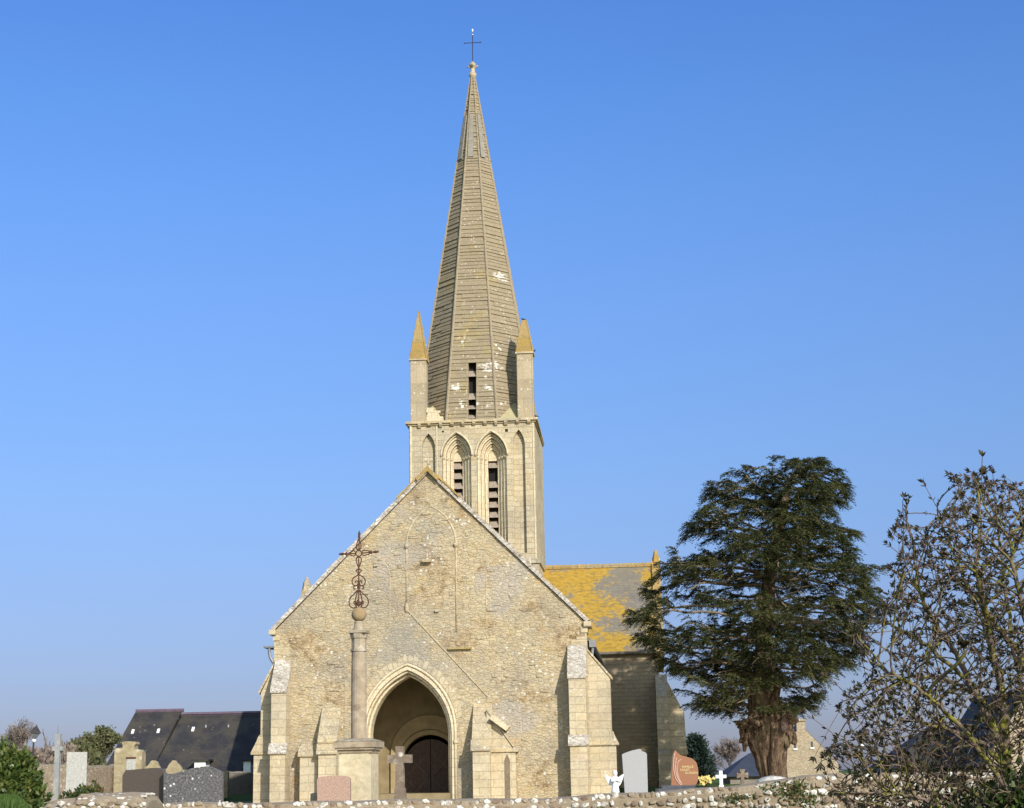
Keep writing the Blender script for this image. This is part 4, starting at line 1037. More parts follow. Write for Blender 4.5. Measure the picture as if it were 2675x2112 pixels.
# stepped ochre tomb with a capped top
def tombstone(pts, Y, th, label, slot=None, name='headstone'):
    return slabstone(name, pts, Y, th, 'tomb', label, bevel=.05)
Yt = 50.0
t = tombstone([(297, 2080), (299, 1960), (303, 1955), (320, 1954), (321, 1946), (318, 1944), (319, 1938), (335, 1937), (354, 1938), (355, 1944), (351, 1947), (351, 1957), (366, 1959), (371, 1966), (372, 2080)], Yt, .5, 'tall ochre stone tomb marker with a capped block on top and a dark slot')
bm = bmesh.new(); p0 = W(330, 1983, Yt) - Vector(t.location); p1 = W(355, 1978, Yt) - Vector(t.location)
box(bm, p0.x, p1.x, -.03, .02, p0.z, p1.z); obj('slot', bm, M['iron'], t)
bm = bmesh.new(); p0 = W(330, 2012, Yt) - Vector(t.location); box(bm, p0.x, p1.x, -.02, .02, p0.z, W(330, 1984, Yt).z - t.location.z); obj('panel', bm, M['palegranite'], t)
tombstone([(376, 2080), (378, 2006)] + smoothpts([(380, 2005), (388, 1998), (394, 1989), (400, 1987), (407, 1990), (412, 1999), (417, 2006)])[1:] + [(418, 2080)], 48, .25, 'rounded ochre headstone between the tall tomb marker and the pointed one')
tombstone([(432, 2090), (433, 2010)] + smoothpts([(436, 2008), (441, 1998), (447, 1991), (451, 1987), (456, 1988), (461, 1994), (469, 2001), (474, 2012)])[1:] + [(478, 2090)], 46, .25, 'pointed ochre headstone behind the wavy speckled stone')
# dark ledger slab and flowers
g0 = W(1795, 2060, 31.5); gz0 = ground_z(g0.x, 31.5)
bm = bmesh.new(); box(bm, -.5, .62, -.75, .0, -.15, g0.z - gz0, .004)
box(bm, -.42, .2, -.7, -.4, g0.z - gz0, g0.z - gz0 + .05, .006)
o = obj('grave_slab', bm, M['slab'], loc=(g0.x, 32.6, gz0)); tag(o, 'dark flat grave slab at the foot of the red headstone', 'grave slab')
def flowers(px, py, Y, label, n=34, spread=.14):
    p = W(px, py, Y); gz = ground_z(p.x, Y); root = empty('flower_pot', (p.x, Y, gz), label=label, cat='flowers')
    h = p.z - gz; rq = random.Random(px)
    bm = bmesh.new(); lathe(bm, [(.06, max(h - .42, 0)), (.10, h - .17), (.11, h - .17), (.11, h - .14), (.09, h - .14)], 14); box(bm, -.16, .16, -.16, .16, -.05, max(h - .42, 0)); obj('pot', bm, M['brownstone'], root)
    bm = bmesh.new(); bl = bmesh.new(); val = []
    for i in range(n):
        c = Vector((rq.gauss(0, spread * .6), rq.gauss(0, spread * .4), h + rq.uniform(-.08, .07)))
        for k in range(6):
            a = k * math.pi / 3 + rq.random(); r_ = .035
            v = [bl.verts.new(c + Vector((r_ * q * math.cos(a + e), -.02 - .01 * q, r_ * q * math.sin(a + e)))) for q, e in ((0, 0), (.8, -.45), (1.1, 0), (.8, .45))]
            bl.faces.new(v); val += [rq.random()] * 4
        tube(bm, [(0, 0, h - .2), c], .004, 3)
    o = obj('stems', bm, M['greenshrub'], root); o2 = obj('blooms', bl, M['yellow'], root); set_rnd(o2, val)
flowers(1844, 2038, 34, 'pot of yellow and white flowers beside the red headstone', 26, .10)

# angel
def angel():
    Y = 29.5; p = W(1608, 2076, Y); gz = ground_z(p.x, Y); H_ = W(1608, 2013, Y).z - gz; hb = pm(58, Y)
    root = empty('angel_statue', (p.x, Y, gz), R(10), label='small white angel figure with spread wings praying before the right buttress', cat='statue')
    z0 = H_ - hb
    bm = bmesh.new(); box(bm, -.13, .13, -.12, .12, -.1, z0); obj('plinth', bm, M['slab'], root)
    bm = bmesh.new()
    lathe(bm, [(.075, z0), (.070, z0 + .05), (.055, z0 + .15), (.048, z0 + .2), (.062, z0 + .25), (.055, z0 + .285), (.022, z0 + .30), (.02, z0 + .315)], 14)
    ball(bm, (0, -.005, H_ - .048), .048, 3, (.9, .95, 1.08)); ball(bm, (0, -.05, H_ - .055), .009, 1)
    for s in (-1, 1):
        tube(bm, [(s * .055, 0, z0 + .27), (s * .07, -.05, z0 + .20), (s * .012, -.095, z0 + .235)], [.024, .02, .012], 8)
        ball(bm, (s * .016, -.046, H_ - .045), .006, 1)
    obj('figure', bm, M['white'], root, smooth=True)
    for s in (-1, 1):
        bm = bmesh.new()
        pts = smoothpts([(s * .03, z0 + .16), (s * .07, z0 + .13), (s * .11, z0 + .17), (s * .15, z0 + .26), (s * .165, z0 + .33), (s * .12, z0 + .31), (s * .07, z0 + .28), (s * .03, z0 + .27)], 3)
        prism(bm, pts, .035, .06); obj('wing', bm, M['white'], root)
angel()

# ------------------------------------------------------------------ walls
def rough_wall(name, path, width, mats, label, stones=True, row=.10, vis=.8, seed=1, cat='wall', jitter=.03):
    """path: [(X, Y, ztop, zbase)], built as a core with field stones set in its faces"""
    rq = random.Random(seed); verts = []; faces = []; rnd = []
    root_loc = Vector((path[0][0], path[0][1], 0))
    # densify
    P = []
    for a, b in zip(path, path[1:]):
        n = max(1, int(math.hypot(b[0] - a[0], b[1] - a[1]) / .25))
        for k in range(n): P.append([a[i] + (b[i] - a[i]) * k / n for i in range(4)])
    P.append(list(path[-1]))
    def addq(vs, r):
        i = len(verts); verts.extend(vs); rnd.extend([r] * len(vs)); faces.append([i, i + 1, i + 2, i + 3])
    secs = []
    for i, p in enumerate(P):
        a = P[max(i - 1, 0)]; b = P[min(i + 1, len(P) - 1)]; d = Vector((b[0] - a[0], b[1] - a[1])).normalized(); n = Vector((d.y, -d.x))
        zt = p[2] + noise.noise(Vector((p[0] * 1.3, p[1] * 1.3, seed))) * jitter; w = width / 2
        c = Vector((p[0], p[1])) - root_loc.xy
        prof = [(w, p[3]), (w, zt - .10), (w * .8, zt - .03), (0, zt), (-w * .8, zt - .03), (-w, zt - .10), (-w, p[3])]
        secs.append([Vector((c.x + n.x * o, c.y + n.y * o, z)) for o, z in prof])
    for A, B in zip(secs, secs[1:]):
        for k in range(6): addq([A[k], B[k], B[k + 1], A[k + 1]], rq.uniform(.0, .2))
    for sct in (secs[0], secs[-1]):
        addq([sct[0], sct[1], sct[5], sct[6]], .1); addq([sct[1], sct[2], sct[4], sct[5]], .1)
    if stones:
        ico = bmesh.new(); bmesh.ops.create_icosphere(ico, subdivisions=1, radius=1)
        iv = [v.co.copy() for v in ico.verts]; itf = [[v.index for v in f_.verts] for f_ in ico.faces]; ico.free()
        tot = 0
        for A, B, p in zip(secs, secs[1:], P):
            d = (B[0] - A[0]); L = d.length
            if L < 1e-5: continue
            d = d / L; n = Vector((d.y, -d.x, 0)); zt = A[3].z
            z = zt - .05; ri = 0
            while z > max(zt - vis, p[3]):
                x = rq.uniform(0, .06)
                while x < L:
                    w_ = rq.uniform(.032, .085); h_ = rq.uniform(.65, 1.1) * row * .5
                    big = rq.random() < .5
                    c = A[0] + d * (x + w_ * .5) + n * (.002 if z < zt - .1 else -.045); c.z = z + rq.uniform(-.02, .02)
                    if rq.random() < .92:
                        i0 = len(verts); r_ = rq.random(); r_ = (.62 + .38 * rq.random()) if r_ < .5 else rq.uniform(0, .55)
                        rot = Matrix.Rotation(rq.uniform(-.4, .4), 3, 'Y')
                        for v in iv:
                            k = 1 + rq.uniform(-.18, .18); q = rot @ Vector((v.x * w_ * k, v.y * .045 * k, v.z * h_ * k))
                            verts.append(c + d * q.x + n * q.y + Vector((0, 0, q.z))); rnd.append(r_)
                        for t_ in itf: faces.append([i0 + t_[0], i0 + t_[1], i0 + t_[2], i0 + t_[2]])
                    x += w_ * 2 * .93
                z -= row
    me = bpy.data.meshes.new(name)
    me.from_pydata([tuple(v) for v in verts], [], [f_ if f_[2] != f_[3] else f_[:3] for f_ in faces])
    o = obj(name, me, mats, loc=root_loc); set_rnd(o, rnd); tag(o, label, cat)
    return o
def wall_pt(px, py, Y, zb): p = W(px, py, Y); return (p.x, p.y, p.z, zb)
pts = [(395, 2100), (700, 2096), (1150, 2089), (1434, 2084), (1560, 2076), (1700, 2068), (1800, 2061), (1900, 2054), (1975, 2044), (2040, 2036), (2100, 2026), (2180, 2020), (2300, 2018), (2700, 2015), (3100, 2010)]
rough_wall('stone_wall', [wall_pt(x, y, 25.0 - max(0, (x - 1434)) * .0012, -.1) for x, y in pts], .5, M['flint'], 'low rough wall of white flints and mortar running in front of the churchyard', vis=.75, seed=3)
# rounded end block at left
def pier():
    Y = 21.0; c = W(266, 2112, Y); zt = W(266, 2074, Y).z; rq = random.Random(11)
    x0, x1 = W(128, 2090, Y).x - c.x, W(405, 2090, Y).x - c.x
    bm = bmesh.new(); n = 22; m_ = 9; g = {}
    for i in range(n + 1):
        u = i / n; x = x0 + (x1 - x0) * u
        edge = min(1, min(u * 4.5, (1 - u) * 9)); zt_ = zt - .10 * (1 - math.sqrt(max(0, 1 - (1 - edge) ** 2))) - (.06 * (1 - u) * 1.2 if u < .35 else 0)
        for j in range(m_ + 1):
            v = j / m_; y = -.55 + 1.1 * v; zz = zt_ - .10 * (2 * v - 1) ** 4 + noise.noise(Vector((x * 5, y * 5, 2))) * .035
            g[i, j] = bm.verts.new((x, y, zz))
    for i in range(n):
        for j in range(m_): bm.faces.new((g[i, j], g[i + 1, j], g[i + 1, j + 1], g[i, j + 1]))
    rim = [g[i, 0] for i in range(n + 1)] + [g[n, j] for j in range(1, m_ + 1)] + [g[i, m_] for i in range(n - 1, -1, -1)] + [g[0, j] for j in range(m_ - 1, 0, -1)]
    low = [bm.verts.new((v.co.x * 1.0, v.co.y, 0)) for v in rim]
    for k in range(len(rim)): bm.faces.new((rim[k], rim[(k + 1) % len(rim)], low[(k + 1) % len(rim)], low[k]))
    bm.normal_update(); val = [.12 + .1 * rq.random() for v in bm.verts]
    for i in range(420):
        k0 = len(bm.verts)
        if i < 260: cpos = (rq.uniform(x0 + .03, x1 - .03), -.56, rq.uniform(zt - .75, zt - .10)); sc = (1.2, .45, .8)
        else: xx = rq.uniform(x0 + .45, x1 - .05); yy = rq.uniform(-.5, .3); cpos = (xx, yy, zt - .015 - .1 * (yy / .55) ** 4); sc = (1.2, 1, .4)
        ball(bm, cpos, rq.uniform(.022, .05), 1, sc, .35, i); r_ = (.62 + .38 * rq.random()) if rq.random() < .4 else rq.uniform(.1, .5)
        val += [r_] * (len(bm.verts) - k0)
    o = obj('wall_end', bm, M['flint'], loc=(c.x, Y, 0)); set_rnd(o, val); tag(o, 'rounded mortar-capped end block of rough wall at the lower left', 'wall')
pier()
# pale boulder capping the wall by the yew
bm = bmesh.new(); ball(bm, (0, 0, 0), .24, 3, (1.0, .7, .42), .15, 3); p = W(2019, 2046, 24.6)
o = obj('capstone', bm, M['white2'] if 'white2' in M else M.setdefault('white2', plain('pale_capstone', (.28, .26, .23), (.62, .60, .56), 9, .9, .2, .8, dist=.03)), loc=p, smooth=True); tag(o, 'pale rounded capstone lying on the wall below the yew trunk', 'stone')
# churchyard back wall at left (sunlit flint) and its run to the church, shade put into the grey
pb = [(-60, 1992, 62), (60, 1996, 62), (160, 1997, 64), (225, 1999, 67), (300, 2001, 72)]
rough_wall('stone_wall', [wall_pt(x, y, Y, .6) for x, y, Y in pb], .5, M['farrubble'], 'far churchyard wall of mixed pale flint behind the hedge at left', stones=False, seed=5)
pb = [(470, 2010, 88), (560, 2015, 92), (665, 2017, 97), (800, 2014, 100)]
rough_wall('stone_wall', [wall_pt(x, y, Y, .6) for x, y, Y in pb], .5, M['shadestone'], 'grey rubble wall in shade below the slate house, left of the church', stones=False, seed=6)
pb = [(297, 1996, 71), (330, 2004, 70), (380, 2008, 70), (440, 2010, 72), (500, 2012, 80), (560, 2013, 88)]
rough_wall('stone_wall', [wall_pt(x, y, Y, .6) for x, y, Y in pb], .5, M['farrubble'], 'short pale wall behind the ochre tombs', stones=False, seed=8)
p = W(588, 2045, 86); bm = bmesh.new(); box(bm, -.18, .18, -.2, .2, -.1, W(588, 2016, 86).z - GZ, .02); o = obj('stone_post', bm, M['tomb'], loc=(p.x, 86, GZ)); tag(o, 'narrow ochre stone gatepost at the end of the shaded grey wall', 'post')

# ------------------------------------------------------------------ lamps
def lamp(px, ptop, pbot, Y, label, sc=1.0):
    b = W(px, pbot, Y); gz = ground_z(b.x, Y); h = W(px, ptop, Y).z - gz
    root = empty('street_lamp', (b.x, Y, gz), label=label, cat='street lamp', group='street lamps')
    bm = bmesh.new(); lathe(bm, [(.09, 0), (.09, .5), (.05, .6), (.035, h - .85 * sc), (.035, h - .72 * sc)], 10); obj('post', bm, M['darkiron'], root)
    hd = empty('lantern', (0, 0, h - .75 * sc)); hd.parent = root; hd.rotation_euler = (0, R(8), 0)
    bm = bmesh.new(); lathe(bm, [(.10 * sc, .14 * sc), (.30 * sc, .42 * sc)], 4, rot=math.pi / 4 + .3); obj('shade', bm, M['zinc'], hd)
    bm = bmesh.new(); lathe(bm, [(.36 * sc, .42 * sc), (.33 * sc, .47 * sc), (.06 * sc, .72 * sc), (.02 * sc, .80 * sc)], 4, rot=math.pi / 4 + .3); obj('roof', bm, M['darkiron'], hd)
    bm = bmesh.new(); ball(bm, (0, 0, .07 * sc), .10 * sc, 2); obj('bulb_housing', bm, M['whitepaint'], hd, smooth=True)
lamp(83, 1896, 2050, 66, 'street lamp with a square lantern on a thin post at far left', .85)
lamp(2257, 1903, 2040, 70, 'street lamp head showing through the right shrub', 1.0)

# ------------------------------------------------------------------ houses
def roofpanel(bm, a, b, c, d, th):
    """quad roof slab a-b (eave, left-right) d-c (ridge)"""
    v = [Vector(p) for p in (a, b, c, d)]; n = (v[1] - v[0]).cross(v[3] - v[0]).normalized()
    A = [bm.verts.new(p) for p in v]; B = [bm.verts.new(p - n * th) for p in v]
    bm.faces.new(A); bm.faces.new(list(reversed(B)))
    for i in range(4): bm.faces.new((A[i], B[i], B[(i + 1) % 4], A[(i + 1) % 4]))
Yh = 104.0
hb = W(268, 2012, Yh); gz = .8
house = empty('slate_house', (hb.x, Yh, gz), R(-1.0), label='long low house with a dark mossy slate roof left of the church', cat='house')
L2 = lambda px, py, Y: W(px, py, Y) - Vector((hb.x, Yh, gz))
rz1 = L2(348, 1864, Yh + 4).z; rz2 = L2(600, 1866, Yh + 4).z; ez = L2(400, 2013, Yh).z
xa, xb, xc = L2(268, 2000, Yh).x, L2(470, 1860, Yh + 4).x, L2(980, 1860, Yh + 4).x
xra = L2(350, 1864, Yh + 4).x; xrb = L2(395, 2012, Yh).x
bm = bmesh.new(); box(bm, xa + .25, xc, .35, 8.0, -1.0, ez - .02)
prism(bm, [(.35, ez - .02), (4.2, rz1 - .25), (8.0, ez - .02)], xc - .3, xc, 'x')
obj('wall', bm, M['whitepaint'], house)
bm = bmesh.new()
roofpanel(bm, (xa, 0, ez), (xrb + .05, 0, ez), (xb, 4.2, rz1 + .12), (xra, 4.2, rz1 + .12), .22)
roofpanel(bm, (xc, 8.4, ez), (xa, 8.4, ez), (xra, 4.2, rz1), (xc, 4.2, rz1), .2)
roofpanel(bm, (xa, 8.4, ez), (xa, 0, ez), (xra, 4.2, rz1 + .1), (xra, 4.2, rz1 + .1), .1) if False else None
v = [bm.verts.new(p) for p in ((xa, 0, ez), (xra, 4.2, rz1 + .12), (xa, 8.4, ez))]; bm.faces.new(v)
obj('roof', bm, M['farslate'], house)
bm = bmesh.new(); ez2 = L2(500, 2022, Yh - .6).z
roofpanel(bm, (xrb + .1, -.5, ez2), (xc, -.5, ez2), (xc, 4.2, rz2), (xb + .05, 4.2, rz2), .2)
obj('roof', bm, M['farslate'], house)
bm = bmesh.new(); tube(bm, [(xra, 4.2, rz1 + .14), (xb + .15, 4.2, rz1 + .14)], .12, 6); tube(bm, [(xb, 4.2, rz2 + .03), (xc, 4.2, rz2 + .03)], .12, 6)
obj('ridge_tiles', bm, M['ridgetile'] if 'ridgetile' in M else M.setdefault('ridgetile', plain('purple_ridge_tile', (.10, .07, .10), (.17, .12, .16), 6)), house)
for px, py, xx in ((344, 1915, 0), (411, 1913, 0), (500, 1908, 0)):
    p = L2(px, py, Yh + 2.6); zz = p.z; roofz = (rz1 if px < 480 else rz2); t_ = (zz - ez) / (roofz - ez); y_ = t_ * 4.2
    bm = bmesh.new(); sl_ = (roofz - ez) / 4.2
    prism(bm, [(y_ - .14, zz - .14 * sl_ + .02), (y_ + .14, zz + .14 * sl_ + .02), (y_ + .11, zz + .14 * sl_ + .10), (y_ - .17, zz - .14 * sl_ + .10)], p.x - .085, p.x + .085, 'x')
    obj('skylight', bm, M['whitepaint'], house)
for px in (401, 536, 595):
    p = L2(px, 1897, Yh + 3.2); bm = bmesh.new(); lathe(bm, [(.10, 0), (.07, .3), (.1, .32), (.02, .36)], 8, (p.x, 3.2, p.z - .25)); obj('vent', bm, M['zinc'], house)
for px0, px1 in ((508, 538), (637, 656)):
    a = L2(px0, 2017, Yh - 1.2); b_ = L2(px1, 1989, Yh - 1.2)
    bm = bmesh.new(); box(bm, a.x, b_.x, -1.1, 1.0, a.z - .6, b_.z); d_ = obj('dormer', bm, M['whitepaint'], house)
    bm = bmesh.new(); prism(bm, [(-1.25, b_.z + .004), (1.8, b_.z + .06), (1.8, b_.z + .15), (-1.25, b_.z + .10)], a.x - .2, b_.x + .2, 'x'); obj('dormer_roof', bm, M['farslate'], d_)
# right: blue slate hip and stone gable cottage behind the yew, dark roofs behind the shrub
def simple_house(name, px_apex, py_apex, px_l, px_r, py_eave, Y, depth, wm, rm, label, chimney=None, windows=(), yaw=0, gable=True):
    ap = W(px_apex, py_apex, Y); l = W(px_l, py_eave, Y); r = W(px_r, py_eave, Y); gz = .8
    root = empty(name, (ap.x, Y, gz), yaw, label=label, cat='house')
    xl, xr, ze, za = l.x - ap.x, r.x - ap.x, l.z - gz, ap.z - gz
    bm = bmesh.new(); prism(bm, [(xl, -.6), (xl, ze), (0, za), (xr, ze), (xr, -.6)], 0, .5)
    for x in (xl, xr): box(bm, *sorted((x, x * .93)), .5, depth, -.6, ze)
    prism(bm, [(xl, -.6), (xl, ze), (0, za), (xr, ze), (xr, -.6)], depth, depth + .4)
    obj('wall', bm, wm, root)
    bm = bmesh.new()
    for x in (xl, xr):
        s_ = 1 if x > 0 else -1; e = (x + s_ * .25, ze - .22)
        prism(bm, [e, (0, za + .05), (0, za - .13), (e[0] - s_ * .05, e[1] - .12)], .08 if gable else -.3, depth + .3)
    obj('roof', bm, rm, root)
    if chimney:
        a = W(chimney[0], chimney[2], Y); b_ = W(chimney[1], chimney[3], Y)
        bm = bmesh.new(); box(bm, a.x - ap.x, b_.x - ap.x, .0 - .02, .8, b_.z - gz - .2, a.z - gz); box(bm, a.x - ap.x - .08, b_.x - ap.x + .08, -.1, .88, a.z - gz, a.z - gz + .14)
        obj('chimney', bm, M['gable'], root)
    for px, py, w_, h_ in windows:
        p = W(px, py, Y); bm = bmesh.new(); box(bm, p.x - ap.x - w_, p.x - ap.x + w_, -.02, .03, p.z - gz - h_, p.z - gz + h_); o = obj('window', bm, M['slab'], root)
        bm = bmesh.new(); box(bm, p.x - ap.x - w_ - .06, p.x - ap.x + w_ + .06, -.07, -.021, p.z - gz - h_ - .12, p.z - gz - h_ - .02); obj('sill', bm, M['whitepaint'], o)
    return root
simple_house('stone_cottage', 2094, 1896, 2003, 2190, 1998, 108, 12, M['gable'], M['blueslate'], 'stone cottage gable with a square chimney right of the yew trunk', (2080, 2104, 1885, 1905), ((2077, 1948, .07, .17), (2121, 1945, .07, .17)))
def hip():
    Y = 100; a = W(1900, 2030, Y); b_ = W(2000, 2030, Y); t_ = W(1958, 1968, Y + 3); gz = .8
    root = empty('slate_house', (a.x, Y, gz), label='small building with a blue slate roof left of the yew trunk', cat='house')
    bm = bmesh.new(); box(bm, .2, 2.95, .3, 6, -.6, a.z - gz); obj('wall', bm, M['shadestone'], root)
    bm = bmesh.new(); zt = t_.z - gz; ze = a.z - gz; x1 = t_.x - a.x
    v = [bm.verts.new(p) for p in ((-.1, 0, ze), (3.1, 0, ze), (3.1, 6.2, ze), (-.1, 6.2, ze), (x1, 3.1, zt), (2.6, 3.1, zt))]
    for q in ((0, 1, 5, 4), (1, 2, 5), (2, 3, 4, 5), (3, 0, 4), (0, 3, 2, 1)): bm.faces.new([v[i] for i in q])
    obj('roof', bm, M['blueslate'], root)
hip()
def longroof(px0, px1, pyr, pye, Y, label, wm, hipl=0):
    a = W(px0, pye, Y); b_ = W(px1, pye, Y); t_ = W((px0 + px1) / 2, pyr, Y + 4); gz = .8
    root = empty('slate_house', (a.x, Y, gz), label=label, cat='house'); Lx = b_.x - a.x; ze = a.z - gz; zt = t_.z - gz
    bm = bmesh.new(); box(bm, .3, Lx - .3, .3, 7.7, -.6, ze - .02); prism(bm, [(.3, ze - .02), (4, zt - .3), (7.7, ze - .02)], Lx - .7, Lx - .3, 'x'); obj('wall', bm, wm, root)
    bm = bmesh.new()
    v = [bm.verts.new(p) for p in ((0, 0, ze), (Lx, 0, ze), (Lx, 8, ze), (0, 8, ze), (hipl, 4, zt), (Lx, 4, zt))]
    for q in ((0, 1, 5, 4), (1, 2, 5), (2, 3, 4, 5), (3, 0, 4), (0, 3, 2, 1)): bm.faces.new([v[i] for i in q])
    obj('roof', bm, M['farslate'], root)
longroof(2330, 2620, 1900, 2015, 92, 'dark slate roofed house behind the right shrub', M['shadestone'], 3.0)
simple_house('stone_cottage', 2690, 1800, 2575, 2800, 1990, 84, 10, M['gable'], M['farslate'], 'stone gabled house at the right edge behind the shrub')

# ------------------------------------------------------------------ foliage helpers
def quad_leaves(centers, dirs, norms, length, width, rnd_vals, name):
    """pointed leaves as two triangles-in-quad (rhombus), arrays (n,3)"""
    n = len(centers); C = np.asarray(centers); D = np.asarray(dirs); Nn = np.asarray(norms)
    D = D / (np.linalg.norm(D, axis=1, keepdims=True) + 1e-9); Sd = np.cross(D, Nn); Sd /= (np.linalg.norm(Sd, axis=1, keepdims=True) + 1e-9)
    l = np.asarray(length).reshape(-1, 1); w = np.asarray(width).reshape(-1, 1)
    V = np.stack([C, C + D * l * .45 + Sd * w, C + D * l, C + D * l * .45 - Sd * w], axis=1).reshape(-1, 3)
    Fc = np.arange(n * 4).reshape(-1, 4)
    return V, Fc, np.repeat(np.asarray(rnd_vals), 4)
def leaf_object(name, V, Fc, rv, mat, parent=None, loc=None, **k):
    me = from_arrays(name, V, Fc, 4); o = obj(name, me, mat, parent, loc, **k); set_rnd(o, rv); return o
NR = np.random.RandomState
def bush(name, c, rad, n, ls, mat, label, seed=1, cat='shrub', core=True, group=None, up=.3):
    rs_ = NR(seed); root = empty(name, c, label=label, cat=cat, group=group)
    d = rs_.normal(size=(n, 3)); d[:, 2] = np.abs(d[:, 2]) * 1.1 - .15; d /= np.linalg.norm(d, axis=1, keepdims=True)
    bumpf = np.array([1 + .16 * noise.noise(Vector(v) * 3.1 + Vector((seed, 0, 0))) + .08 * noise.noise(Vector(v) * 9) for v in d])
    r_ = rs_.uniform(.80, 1.03, n) ** 1 * bumpf
    P = d * r_[:, None] * np.array(rad)
    dr = d * .8 + rs_.normal(size=(n, 3)) * .6; dr[:, 2] += up; nn = rs_.normal(size=(n, 3)) + d
    V, Fc, rv = quad_leaves(P, dr, nn, rs_.uniform(.7, 1.2, n) * ls, rs_.uniform(.22, .34, n) * ls, rs_.uniform(0, 1, n), name)
    leaf_object('foliage', V, Fc, rv, mat, root)
    if core:
        bm = bmesh.new(); ball(bm, (0, 0, 0), 1, 3, tuple(x * .80 for x in rad), .15, seed); o = obj('light_block_core', bm, mat, root); set_rnd(o, [0.0] * len(o.data.vertices))  # solid core in the darkest leaf colour, added to block light through the bush
    return root

# hedge bushes, left
c = W(-20, 2085, 36); bush('laurel_bush', (c.x - .3, 37, 1.0), (1.08, 1.0, (W(0, 1925, 37).z - 1.0) * .88), 9000, .13, M['laurel'], 'large rounded dark green laurel bush at the left edge', 3)
c = W(205, 2060, 27.5); bush('low_bush', (c.x, 28, .5), (.62, .45, (W(205, 2034, 28).z - .5) * .86), 5500, .075, M['redtip'], 'low clipped bush with reddish tips behind the wall end', 5)
# far small shrubs beyond the left wall
def tree_bare(name, px, pbase, ptop, wpx, Y, mat, label, seed, leafy=0, leafmat_=None, cat='tree', group=None, depth=5, spread=.5, lsz=.16):
    b = W(px, pbase, Y); gz = .7; H_ = W(px, ptop, Y).z - gz; Wd = pm(wpx, Y); rq = random.Random(seed)
    root = empty(name, (b.x, Y, gz), label=label, cat=cat, group=group)
    bm = bmesh.new(); tips = []; vals = []
    def grow(p, d, L, r_, lv):
        q = p + d * L * .55 + Vector((rq.gauss(0, .05), rq.gauss(0, .05), 0)) * L; e = p + d * L + Vector((rq.gauss(0, .1), rq.gauss(0, .1), rq.gauss(0, .05))) * L
        tube(bm, [p, q, e], [r_, r_ * .8, r_ * .6], 4 if lv > 1 else 6, caps=False)
        if lv >= 3: tips.append((e, d)); tips.append((q, d))
        if lv >= depth: return
        for k in range(rq.choice((2, 3, 3)) if lv else 4):
            a = rq.uniform(0, 2 * math.pi); s_ = rq.uniform(.3, 1.0) * spread * 1.6
            nd = (d + Vector((math.cos(a) * s_ * Wd / H_ * 1.6, math.sin(a) * s_ * Wd / H_ * 1.6, rq.uniform(-.1, .35)))).normalized()
            grow(e if k else q, nd, L * rq.uniform(.62, .85), r_ * .6, lv + 1)
    grow(Vector((0, 0, 0)), Vector((0, 0, 1)), H_ * .24, H_ * .022, 0)
    # fit to size
    mx = max(v.co.z for v in bm.verts); k = H_ / mx; wx = max(abs(v.co.x) for v in bm.verts); kx = Wd * .55 / wx
    for v in bm.verts: v.co = Vector((v.co.x * kx, v.co.y * kx, v.co.z * k))
    o = obj('trunk', bm, mat, root); set_rnd(o, np.random.RandomState(seed).uniform(0, 1, len(o.data.vertices)))
    tp = np.array([(t[0].x * kx, t[0].y * kx, t[0].z * k) for t in tips]); rs_ = NR(seed)
    if leafy:
        n = leafy; P = tp[rs_.randint(0, len(tp), n)] + rs_.normal(size=(n, 3)) * Wd * .035
        V, Fc, rv = quad_leaves(P, rs_.normal(size=(n, 3)) + np.array([0, 0, .6]), rs_.normal(size=(n, 3)), rs_.uniform(.6, 1.4, n) * lsz, rs_.uniform(.12, .3, n) * lsz * (.28 if leafmat_ == M['twig'] else 1), rs_.uniform(0, 1, n), name)
        leaf_object('crown', V, Fc, rv, leafmat_, root)
    return root
for i, (px, pb_, pt, w_, Y, lf, mt, lab, nm, sz) in enumerate((
    (10, 2010, 1882, 130, 96, 2500, 'twig', 'bare greyish tree behind the laurel at the far left edge', 'bare_tree', .3),
    (133, 2020, 1893, 50, 90, 0, 'twig', 'small dead forked tree between the lamp and the pale slab', 'dead_tree', .2),
    (222, 2015, 1918, 75, 98, 6500, 'palegreen', 'pale green budding tree just right of the pale slab', 'budding_tree', .22),
    (268, 2015, 1900, 85, 100, 7500, 'palegreen', 'pale green budding tree touching the slate roof', 'budding_tree', .22),
    (190, 2015, 1935, 50, 97, 3000, 'palegreen', 'small pale green bush above the pale slab', 'budding_tree', .2),
    (1911, 2050, 1928, 85, 118, 2500, 'twig', 'bare tree behind the small white cross', 'bare_tree', .3),
    )):
    tree_bare(nm, px, pb_, pt, w_, Y, M['twig'], lab, 30 + i, lf, M[mt], depth=6 if nm != 'dead_tree' else 3, group='trees beyond the churchyard', lsz=sz)
for i, (px, pt, rx, lab) in enumerate(((70, 1965, 1.6, 'brownish scrub left of the street lamp'), (118, 1958, 1.7, 'brownish scrub below the dead tree'), (165, 1955, 1.5, 'brownish scrub behind the tall pale cross'), (205, 1950, 1.5, 'brownish scrub right behind the pale slab'))):
    Y = 84 + i; c = W(px, 2000, Y); zt = W(px, pt, Y).z
    bush('scrub', (c.x, Y, 1.0), (rx, 1.2, zt - 1.0), 2600, .28, M['twig'] if i != 3 else M['palegreen'], lab, 50 + i, group='scrub beyond the far wall', core=False, up=1.0)
